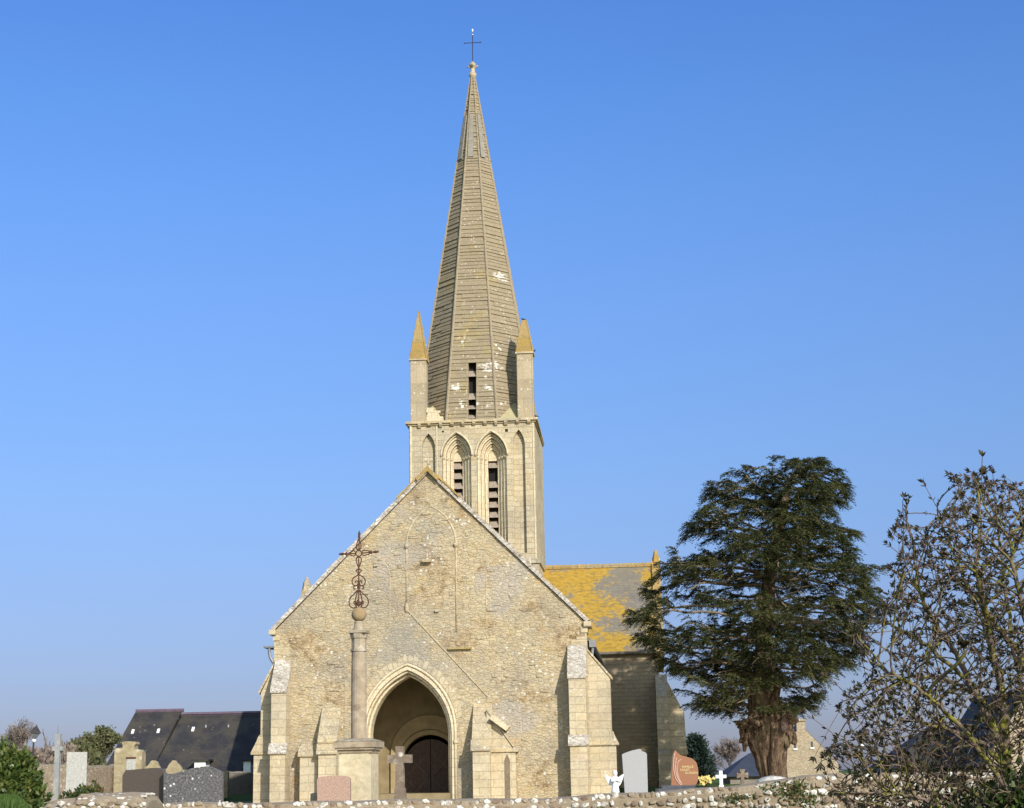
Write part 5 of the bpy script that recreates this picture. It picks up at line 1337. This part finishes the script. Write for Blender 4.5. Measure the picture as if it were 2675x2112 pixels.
# dark conifer right of the transept
def conifer(px, ptop, wpx, Y, label, seed):
    b = W(px, 2050, Y); gz = .7; H_ = W(px, ptop, Y).z - gz; Wd = pm(wpx, Y) / 2; rs_ = NR(seed); root = empty('pine_tree', (b.x, Y, gz), label=label, cat='tree', group='trees beyond the churchyard')
    bm = bmesh.new(); lathe(bm, [(.25, 0), (.15, H_ * .6), (.03, H_ * .97)], 8); o = obj('trunk', bm, M['bark'], root)
    C, D, Nn = [], [], []
    for i in range(150):
        t = rs_.uniform(.05, 1); z = H_ * t; L = Wd * (1 - t) ** .6 * rs_.uniform(.8, 1.12) + .15; a = rs_.uniform(0, 2 * math.pi)
        for k in range(60):
            u = rs_.uniform(.15, 1); p = np.array([math.cos(a) * L * u, math.sin(a) * L * u, z + L * .25 * u]); p += rs_.normal(size=3) * .13
            C.append(p); D.append([math.cos(a), math.sin(a), .5] + rs_.normal(size=3) * .5); Nn.append(rs_.normal(size=3))
    n = len(C); V, Fc, rv = quad_leaves(C, D, Nn, rs_.uniform(.18, .34, n), rs_.uniform(.03, .06, n), rs_.uniform(0, 1, n), 'x'); leaf_object('crown', V, Fc, rv, M['pine'], root)
conifer(1822, 1930, 92, 112, 'dark green conifer behind the red headstone', 4)
conifer(1776, 1960, 70, 114, 'dark conifer half hidden by the transept buttress', 5)

# ------------------------------------------------------------------ yew
def build_yew():
    Y = 78.0; gz = GZ
    base = W(2022, 2050, Y); root = empty('yew_tree', (base.x, Y, gz), label='huge old yew tree with a thick hollow trunk beside the church', cat='tree')
    bx = base.x
    def L(px, py): p = W(px, py, Y); return p.x - bx, p.z - gz
    # trunk from its outline, fluted and burred
    prof = [(2085, 1978, 2072), (2039, 1987, 2060), (1986, 1971, 2055), (1950, 1952, 2056), (1931, 1944, 2060), (1911, 1939, 2062), (1890, 1946, 2068), (1872, 1954, 2060), (1850, 1954, 2050), (1822, 1955, 2038), (1780, 1962, 2028), (1720, 1972, 2020), (1640, 1975, 2020), (1560, 1985, 2025), (1480, 1998, 2034), (1400, 2015, 2045), (1320, 2040, 2062), (1260, 2058, 2068)]
    bm = bmesh.new(); nA = 64; rings = []; zl = []
    pr = []
    for a, b_ in zip(prof, prof[1:]):
        m_ = 6
        for k in range(m_): pr.append([a[i] + (b_[i] - a[i]) * k / m_ for i in range(3)])
    pr.append(prof[-1])
    for py, l, r_ in pr:
        xl, z = L(l, py); xr, _ = L(r_, py); c = (xl + xr) / 2; R_ = (xr - xl) / 2 / 1.02; ring_ = []
        for k in range(nA):
            t = 2 * math.pi * k / nA; p = Vector((math.cos(t) * 2.2, math.sin(t) * 2.2, z * .35))
            f1 = abs(noise.noise(p * 1.1 + Vector((3, 0, 0)))); f2 = noise.noise(Vector((math.cos(t) * 7, math.sin(t) * 7, z * .7)))
            rr = R_ * (1.0 - .34 * f1 + .17 * f2 + .05 * noise.noise(Vector((math.cos(t) * 20, math.sin(t) * 20, z * 2))))
            ring_.append(bm.verts.new((c + rr * math.cos(t), rr * math.sin(t) * .9, z)))
        rings.append(ring_)
    for a, b_ in zip(rings, rings[1:]):
        for k in range(nA): bm.faces.new((a[k], a[(k + 1) % nA], b_[(k + 1) % nA], b_[k]))
    def blob(px, py, dy, r_, sc, seed):
        x, z = L(px, py); ball(bm, (x, dy, z), r_, 4, sc, .9, seed)
    blob(1945, 1893, -.35, .36, (1.2, 1, .6), 1); blob(1965, 1886, -.75, .30, (.9, .9, 1.1), 2); blob(1990, 1895, -.85, .30, (.8, .7, 1.3), 3)
    blob(1943, 1925, -.2, .30, (.7, 1, 1.7), 4); blob(2054, 1868, -.5, .38, (1.1, .9, 1.0), 5); blob(2066, 1856, -.4, .26, (1.2, .9, .5), 6); blob(2040, 1855, -.7, .30, (1, .8, .8), 7); blob(2056, 1915, -.5, .35, (.8, .8, 1.6), 8)
    def stem(pts, rs0): tube(bm, [(L(px, py)[0], dy, L(px, py)[1]) for px, py, dy in pts], rs0, 12)
    stem([(2014, 2060, -.3), (2018, 1980, -.72), (2016, 1930, -.85), (2012, 1880, -.82), (2018, 1830, -.6), (2030, 1780, -.3)], [.26, .24, .22, .2, .22, .2])
    o = obj('trunk', bm, M['bark'], root, smooth=True)
    bm = bmesh.new(); x, z = L(2040, 1893)
    ball(bm, (x, -.93, z), .30, 3, (.62, .25, 1.35), .3, 9); obj('hollow', bm, M['door'], root, smooth=True)
    # crown: limbs grown through the crown volume, sprays on the outer twigs
    FVX = 1.2367
    ext = [(960, 1610, 1745), (972, 1560, 1768), (1000, 1510, 1776), (1030, 1480, 1780), (1055, 1475, 1776), (1070, 1435, 1776), (1100, 1410, 1796), (1130, 1398, 1805), (1160, 1390, 1825), (1185, 1350, 1850), (1215, 1335, 1872), (1240, 1335, 1882), (1280, 1320, 1875), (1310, 1320, 1868), (1345, 1335, 1850), (1360, 1365, 1840), (1385, 1400, 1830), (1410, 1415, 1790), (1440, 1415, 1755), (1470, 1430, 1730), (1500, 1460, 1700), (1512, 1570, 1670)]
    E = [(L(1620 * FVX, y * FVX)[1], L(l * FVX, y * FVX)[0], L(r_ * FVX, y * FVX)[0]) for y, l, r_ in ext]; E.sort()
    zs = np.array([e[0] for e in E]); xl = np.array([e[1] for e in E]); xr = np.array([e[2] for e in E])
    axis = [(L(1600 * FVX, 1520 * FVX)), (L(1610 * FVX, 1400 * FVX)), (L(1622 * FVX, 1250 * FVX)), (L(1640 * FVX, 1120 * FVX)), (L(1670 * FVX, 1000 * FVX))]
    az = np.array([a[1] for a in axis]); ax_ = np.array([a[0] for a in axis])
    rs_ = NR(77); A = []; zs = zs * 1.0; zmin, zmax = zs[0] + .15, zs[-1] - .45
    while len(A) < 5600:
        z = rs_.uniform(zmin, zmax); cL, cR = np.interp(z + .3, zs, xl) - .1, np.interp(z + .3, zs, xr) + .1; xc = np.interp(z, az, ax_); ry = (cR - cL) / 2 * .92
        x = rs_.uniform(cL, cR); y = rs_.uniform(-ry, ry); rx = (cR - xc) if x > xc else (xc - cL)
        q = math.hypot((x - xc) / max(rx, .2), y / max(ry, .2))
        if q > .90 + .32 * noise.noise(Vector(((x - xc) / max(rx, .2) * 1.6, y * .3, z * 1.3 + 7))) or rs_.uniform() > .30 + .70 * q ** 1.5: continue
        lay = noise.noise(Vector((x * .42 + 5, y * .42, z * .85))) + .35 * noise.noise(Vector((x, y, z * 1.8)))
        thr = -.20 if z < 7.2 else (-.04 if z < 10.2 else -.16)
        if x < xc - .5: thr += .09
        if x < xc - .8 and 9.6 < z < 10.8: thr += .12
        if lay < thr: continue
        A.append((x, y, z))
    A = np.array(A); zc_ = np.linspace(2.6, zmax - .9, 34)
    nodes = [np.array([np.interp(z, az, ax_), 0, z]) for z in zc_]; par = [-1] + list(range(33)); dirs = [np.array([0, 0, .15])] * 34
    near = np.full(len(A), -1); nd = np.full(len(A), 1e9); alive = np.ones(len(A), bool); new = list(range(34)); step, kill = .21, .34
    for it in range(120):
        for i in new:
            d = np.linalg.norm((A - nodes[i]) * np.array([1, 1, 1.25]), axis=1); m_ = d < nd; nd[m_] = d[m_]; near[m_] = i
        alive &= nd > kill
        if not alive.any(): break
        new = []; idx = np.where(alive & (nd < 5.5))[0]
        if len(idx) == 0: break
        order = near[idx]
        for i in np.unique(order):
            ii = idx[order == i]; v = A[ii] - nodes[i]; v /= np.linalg.norm(v, axis=1, keepdims=True); d = v.mean(0)
            d = d / (np.linalg.norm(d) + 1e-6) + dirs[i] * .5 + rs_.normal(size=3) * .16; d /= np.linalg.norm(d)
            nodes.append(nodes[i] + d * step); par.append(i); dirs.append(d); new.append(len(nodes) - 1)
        if len(nodes) > 12000: break
    n = len(nodes); print('yew nodes', n); desc = np.ones(n); ch = [[] for _ in range(n)]
    for i in range(n - 1, -1, -1):
        if par[i] >= 0: desc[par[i]] += desc[i]; ch[par[i]].append(i)
    rad = np.minimum(.011 * desc ** .43, .24)
    V, Fc = [], []
    def ringv(p, d, r_):
        d = Vector(d).normalized(); u = d.cross(Vector((.3, .9, .1))).normalized(); w = d.cross(u); i0 = len(V)
        for k in range(5):
            t = 2 * math.pi * k / 5; V.append(tuple(Vector(p) + (u * math.cos(t) + w * math.sin(t)) * r_))
        return i0
    for i in range(n):
        j = par[i]
        if j < 0: continue
        a = ringv(nodes[j], dirs[i], min(rad[j], rad[i] * 1.4)); b_ = ringv(nodes[i], dirs[i], rad[i])
        for k in range(5): Fc.append([a + k, a + (k + 1) % 5, b_ + (k + 1) % 5, b_ + k])
    bmL = bmesh.new(); me = from_arrays('limbs', V, Fc, 4); bmL.from_mesh(me)
    C, D, Nn, RV = [], [], [], []
    for i in range(34, n):
        if rad[i] > .045: continue
        p = Vector(nodes[i]); d = Vector(dirs[i]); xc = np.interp(p.z, az, ax_); out = Vector((p.x - xc, p.y, 0)); out = out.normalized() if out.length > .01 else Vector((1, 0, 0))
        tone = max(0, min(.45, .22 + .9 * noise.noise(p * .55)))
        for s_ in range(4 if ch[i] else 7):
            a = rs_.uniform(-1.3, 1.3); td = Vector((out.x * math.cos(a) - out.y * math.sin(a), out.x * math.sin(a) + out.y * math.cos(a), rs_.uniform(-.35, .75))); td = (td + d * .5).normalized()
            Lt = rs_.uniform(.28, .62); nl = int(Lt / .045); sd = Vector((-td.y, td.x, 0)).normalized()
            for q in range(nl):
                u = (q + .5) / nl; pp = p + td * Lt * u + Vector((0, 0, -.55 * Lt * u * u))
                for s2 in (-1, 1):
                    C.append(pp + Vector(rs_.normal(size=3) * .015)); D.append(td * .9 + sd * s2 * .8 + Vector((0, 0, rs_.uniform(-.7, .2)))); Nn.append(Vector((rs_.normal() * .6, rs_.normal() * .6, 1))); RV.append(tone + rs_.uniform(0, .55))
            if rs_.uniform() < .25: tube(bmL, [p, p + td * Lt * .55 + Vector((0, 0, -.1)), p + td * Lt * 1.05 + Vector((0, 0, -.5 * Lt))], [.012, .008, .004], 3, caps=False)
    for i in range(30):                                        # bare old boughs seen in front of the foliage
        a = rs_.uniform(math.pi * 1.05, math.pi * 1.95); zt = rs_.uniform(4.2, 10.5); x0 = np.interp(zt, az, ax_); cL, cR = np.interp(zt, zs, xl), np.interp(zt, zs, xr); Lr = (cR - cL) / 2 * rs_.uniform(.75, 1.0)
        p = Vector((x0, 0, zt)); k1, k2 = rs_.uniform(.1, .9), rs_.uniform(-.5, .5)
        pts_ = [p + Vector((math.cos(a) * Lr * t + noise.noise(Vector((i, t * 2.5, 1))) * .8, math.sin(a) * Lr * t, -k1 * t * t + k2 * math.sin(t * 5) * .5 + noise.noise(Vector((i, t * 3, 4))) * .5)) for t in np.linspace(.1, 1, 12)]
        tube(bmL, pts_, [.075 * (1 - .75 * k / 11) for k in range(12)], 5, caps=False)
    obj('limbs', bmL, M['limb'] if 'limb' in M else M.setdefault('limb', plain('yew_limb', (.12, .09, .055), (.30, .235, .16), 6, .9, .1, .5)), root)
    n = len(C); V, Fc, rv = quad_leaves(np.array([tuple(c) for c in C]), np.array([tuple(c) for c in D]), np.array([tuple(c) for c in Nn]), rs_.uniform(.08, .16, n), rs_.uniform(.014, .027, n), np.array(RV), 'yew')
    print('yew leaves', n)
    leaf_object('crown', V, Fc, rv, M['yew'], root)
build_yew()

# ------------------------------------------------------------------ foreground shrub by space colonisation
def build_shrub():
    region = [(2163, 1035), (2140, 1000), (2100, 1010), (2078, 985), (2062, 1012), (2030, 1015), (1985, 1010), (1965, 1040), (1915, 1050), (1905, 1100), (1872, 1150), (1885, 1210), (1870, 1260), (1850, 1300), (1815, 1330), (1800, 1370), (1830, 1440), (1770, 1470), (1760, 1500), (1800, 1530), (1745, 1590), (1740, 1640), (1755, 1700), (1800, 1760), (2300, 1800), (2400, 1500), (2380, 1200), (2280, 1040)]
    rs_ = NR(5); poly = [Vector(p) for p in region]
    xs = [p.x for p in poly]; ys = [p.y for p in poly]
    def inside(x, y):
        c = False; j = len(poly) - 1
        for i in range(len(poly)):
            if (poly[i].y > y) != (poly[j].y > y) and x < (poly[j].x - poly[i].x) * (y - poly[i].y) / (poly[j].y - poly[i].y) + poly[i].x: c = not c
            j = i
        return c
    base = W(2150 * 1.2367, 1755 * 1.2367, 11.1); rt = empty('elder_shrub', (base.x, 11.1, 0), label='tall loose shrub of lichen-yellow branches with dark young leaves at the right edge', cat='shrub')
    o3 = np.array([base.x, 11.1, 0])
    A = []
    while len(A) < 7600:
        x, y = rs_.uniform(min(xs), max(xs)), rs_.uniform(min(ys), max(ys))
        if not inside(x, y): continue
        if x < 1850 and y < 1600 and rs_.uniform() < .45: continue
        if noise.noise(Vector((x * .011, y * .011, 3))) < -.22: continue
        A.append(tuple(np.array(W(x * 1.2367, y * 1.2367, rs_.uniform(9.9, 12.2))) - o3))
    A = np.array(A)
    # main boughs, lichen covered, fanning from the base
    bw = [([(2175, 1780), (2140, 1690), (2125, 1600), (2120, 1500), (2100, 1380), (2075, 1270), (2060, 1180)], .040, 11.1), ([(2180, 1770), (2140, 1650), (2080, 1575), (2010, 1545), (1960, 1530)], .026, 10.7),
          ([(2128, 1600), (2070, 1480), (2010, 1370), (1960, 1290), (1930, 1230)], .024, 10.9), ([(2230, 1780), (2200, 1560), (2165, 1400), (2110, 1330), (2060, 1260), (2010, 1220)], .028, 11.5),
          ([(2170, 1780), (2090, 1700), (2010, 1650), (1930, 1620), (1870, 1600)], .022, 11.3), ([(2120, 1560), (2040, 1440), (1950, 1360), (1880, 1320), (1850, 1310)], .018, 11.4), ([(2150, 1700), (2050, 1560), (1960, 1470), (1880, 1420), (1840, 1400)], .018, 10.4),
          ([(2250, 1790), (2240, 1500), (2220, 1300), (2200, 1150)], .03, 11.8), ([(2210, 1780), (2190, 1450), (2150, 1250), (2130, 1130)], .024, 10.5), ([(2120, 1780), (2040, 1740), (1950, 1690), (1880, 1680)], .018, 10.5),
          ([(2100, 1400), (2060, 1280), (2010, 1160), (1985, 1090)], .014, 11.6), ([(2105, 1500), (2010, 1440), (1940, 1430), (1880, 1450)], .014, 11.9), ([(2200, 1560), (2163, 1480), (2130, 1300), (2110, 1150), (2100, 1080)], .018, 12.0)]
    nodes, par, dirs, fixed = [], [], [], []
    for pts, r0_, Yb in bw:
        q = smoothpts([(x * 1.2367, y * 1.2367) for x, y in pts], 7); prev = -1; m_ = len(q)
        if pts[0][1] > 1760:
            p = np.array(W(*q[0], Yb)) - o3; g = np.array([p[0] * .6, p[1] * .6, -.05]); nodes.append(g); par.append(-1); dirs.append(np.array([0, 0, 1.])); fixed.append(r0_ * 1.1); prev = len(nodes) - 1
        for k, (x, y) in enumerate(q):
            p = np.array(W(x, y, Yb + .1 * math.sin(k * .3 + Yb * 9))) - o3 + rs_.normal(size=3) * .006
            nodes.append(p); par.append(prev); d = (p - nodes[prev]) if prev >= 0 else np.array([0, 0, 1.]); dirs.append(d / (np.linalg.norm(d) + 1e-9)); fixed.append(r0_ * (1 - .62 * k / m_)); prev = len(nodes) - 1
    def rad_dir(p):
        q = np.array([p[0] - .1, p[1] * .6, p[2] + .9]); return q / (np.linalg.norm(q) + 1e-6)
    n0 = len(nodes); near = np.full(len(A), -1); nd = np.full(len(A), 1e9); alive = np.ones(len(A), bool); new = list(range(n0)); step, kill = .045, .062
    for it in range(200):
        for i in new:
            d = np.linalg.norm(A - nodes[i], axis=1); m_ = d < nd; nd[m_] = d[m_]; near[m_] = i
        alive &= nd > kill; idx = np.where(alive & (nd < 1.2))[0]
        if len(idx) == 0: break
        order = near[idx]; new = []
        for i in np.unique(order):
            ii = idx[order == i]; v = A[ii] - nodes[i]; v /= np.linalg.norm(v, axis=1, keepdims=True); d = v.mean(0)
            d = d / (np.linalg.norm(d) + 1e-6) + dirs[i] * .75 + rs_.normal(size=3) * .06 + rad_dir(nodes[i]) * .40; d /= np.linalg.norm(d)
            nodes.append(nodes[i] + d * step); par.append(i); dirs.append(d); new.append(len(nodes) - 1)
        if len(nodes) > 24000: break
    n = len(nodes); print('shrub nodes', n)
    desc = np.ones(n); ch = [[] for _ in range(n)]
    for i in range(n - 1, -1, -1):
        if par[i] >= 0: desc[par[i]] += desc[i]; ch[par[i]].append(i)
    rad = np.minimum(.0016 * desc ** .36, .012); rad[:n0] = np.array(fixed)
    V, Fc, RV = [], [], []
    def ringv(p, d, r_, K):
        d = Vector(d).normalized(); u = d.cross(Vector((.3, .9, .1))).normalized(); w = d.cross(u); i0 = len(V)
        for k in range(K):
            t = 2 * math.pi * k / K; V.append(tuple(Vector(p) + (u * math.cos(t) + w * math.sin(t)) * r_)); RV.append(min(1, max(0, (r_ - .002) / .012)))
        return i0
    for i in range(n):
        j = par[i]
        if j < 0: continue
        K = 8 if i < n0 else 4
        a = ringv(nodes[j], dirs[i] if i >= n0 else dirs[j], min(rad[j], rad[i] * 1.3), K); b_ = ringv(nodes[i], dirs[i], rad[i], K)
        for k in range(K): Fc.append([a + k, a + (k + 1) % K, b_ + (k + 1) % K, b_ + k])
    me = from_arrays('branches', V, Fc, 4); o = obj('branches', me, M['branch'], rt, smooth=True); set_rnd(o, RV)
    C, D, Nn, LS, rv = [], [], [], [], []
    def cluster(p, d, m_, s_):
        d = Vector(d).normalized(); u = d.cross(Vector((.2, .1, 1))).normalized(); w = d.cross(u); ph = rs_.uniform(0, 6.28)
        for k in range(m_):
            t = ph + 2 * math.pi * k / m_; out = u * math.cos(t) + w * math.sin(t)
            C.append(tuple(Vector(p) + d * rs_.uniform(-.006, .006))); D.append(tuple(d * rs_.uniform(.5, 1.1) + out * rs_.uniform(.4, .9) + Vector((0, 0, .1)))); Nn.append(tuple(d + out * -.6 + Vector(rs_.normal(size=3)) * .3)); LS.append(s_ * rs_.uniform(.7, 1.25)); rv.append(rs_.uniform(0, 1))
    for i in range(n0, n):
        if not ch[i]: cluster(nodes[i], dirs[i], 6, .037)
        elif rad[i] < .006 and rs_.uniform() < .36: cluster(nodes[i], dirs[i], rs_.choice([3, 4]), .034)
    bm = bmesh.new()
    def shoot(pts, r_):
        q = smoothpts([(x * 1.2367, y * 1.2367) for x, y in pts], 5); q3 = [Vector(W(x, y, 10.6 + .15 * math.sin(k * .3))) - Vector(o3) for k, (x, y) in enumerate(q)]
        tube(bm, q3, [r_ * (1 - .7 * k / len(q3)) for k in range(len(q3))], 5)
        for k in range(2, len(q3), 2): cluster(q3[k], q3[k] - q3[k - 1], 3, .040)
        cluster(q3[-1], q3[-1] - q3[-2], 6, .046)
    for pts, r_ in (([(2060, 1200), (2070, 1080), (2075, 965)], .006), ([(1950, 1640), (1880, 1560), (1820, 1500), (1760, 1440), (1735, 1425)], .005), ([(1980, 1640), (1900, 1600), (1820, 1590), (1760, 1550), (1700, 1505)], .005), ([(2000, 1600), (1920, 1480), (1850, 1400), (1800, 1340)], .006),
                    ([(1980, 1500), (1900, 1400), (1820, 1330), (1790, 1290)], .005), ([(2080, 1400), (2000, 1300), (1930, 1200), (1875, 1150)], .006), ([(2110, 1300), (2050, 1180), (1990, 1090), (1950, 1020)], .005), ([(2120, 1200), (2105, 1080), (2097, 1000)], .005),
                    ([(2163, 1400), (2080, 1340), (1960, 1290), (1865, 1250)], .005), ([(2140, 1640), (1990, 1530), (1900, 1450), (1790, 1395)], .007), ([(2163, 1560), (2100, 1480), (2000, 1330), (1920, 1240), (1880, 1200)], .007), ([(1990, 1620), (1900, 1530), (1840, 1490), (1790, 1480), (1720, 1600)], .004)):
        shoot(pts, r_)
    o = obj('long_shoots', bm, M['branch'], rt); set_rnd(o, [.05] * len(o.data.vertices))
    V2, F2, r2 = quad_leaves(np.array(C), np.array(D), np.array(Nn), np.array(LS), np.array(LS) * .18, np.array(rv), 'x')
    leaf_object('leaves', V2, F2, r2, M['bud'], rt); print('shrub leaves', len(C))
build_shrub()
# dense green plant in the lower right corner and ivy on the wall
c = W(2700, 2150, 10.4); bush('laurel_bush', (c.x, 10.4, .55), (.42, .4, W(2660, 2000, 10.4).z - .55), 1800, .075, M['greenshrub'], 'glossy green bush in the lower right corner', 12)
c = W(2560, 2200, 10.9); bush('low_bush', (c.x, 10.9, .6), (.62, .4, W(2540, 2068, 10.9).z - .6), 2400, .06, M['greenshrub'], 'low dark bush at the foot of the right shrub', 14)
def ivy(label, spots, seed):
    rs_ = NR(seed); C = []; 
    for px, py, w_, h_, n in spots:
        for i in range(n):
            x = px + rs_.normal() * w_ * .5; y = py + rs_.normal() * h_ * .5
            p = W(x, y, 24.15 - max(0, (x - 1434)) * .0012 + rs_.uniform(-.05, .12)); C.append(tuple(p))
    o3 = np.array(C).mean(0); o3[2] = 0; P = np.array(C) - o3; n = len(P)
    V, Fc, rv = quad_leaves(P, rs_.normal(size=(n, 3)) + np.array([0, -.5, -.2]), rs_.normal(size=(n, 3)) * .6 + np.array([0, -1, .3]), rs_.uniform(.035, .065, n), rs_.uniform(.01, .018, n), rs_.uniform(0, 1, n), 'x')
    o = leaf_object('ivy', V, Fc, rv, M['redtip'], loc=tuple(o3)); tag(o, label, 'ivy', 'plants growing on the front wall')
ivy('small tuft of wall plants low on the flint wall left of the capstone', [(1925, 2084, 46, 10, 150), (1905, 2090, 36, 8, 60)], 1)
ivy('trailing wall plants on the flint wall below the yew trunk', [(2062, 2072, 40, 26, 220), (2085, 2056, 26, 24, 150), (2010, 2056, 36, 10, 50), (2105, 2092, 46, 16, 140)], 2)
# grass on the bank at the left and along the wall
def grass(name, x0, x1, y0, y1, n, h_, seed):
    rs_ = NR(seed); X = rs_.uniform(x0, x1, n); Yy = rs_.uniform(y0, y1, n); kp = X < -.283 * Yy; X = X[kp]; Yy = Yy[kp]; n = len(X); Z = np.array([ground_z(a, b_) for a, b_ in zip(X, Yy)])
    o3 = np.array([(x0 + x1) / 2, (y0 + y1) / 2, 0]); P = np.stack([X, Yy, Z], 1) - o3
    D = rs_.normal(size=(n, 3)) * .35 + np.array([0, 0, 1]); Nn = rs_.normal(size=(n, 3)); Nn[:, 2] = 0
    V, Fc, rv = quad_leaves(P, D, Nn, rs_.uniform(.5, 1.3, n) * h_, np.full(n, .008), rs_.uniform(0, 1, n), 'x')
    o = leaf_object(name, V, Fc, rv, M['grass'], loc=tuple(o3)); tag(o, 'short green grass on the bank at the lower left', 'grass', kind='stuff')
grass('grass', -10.5, -4.0, 13.5, 36, 60000, .08, 3)
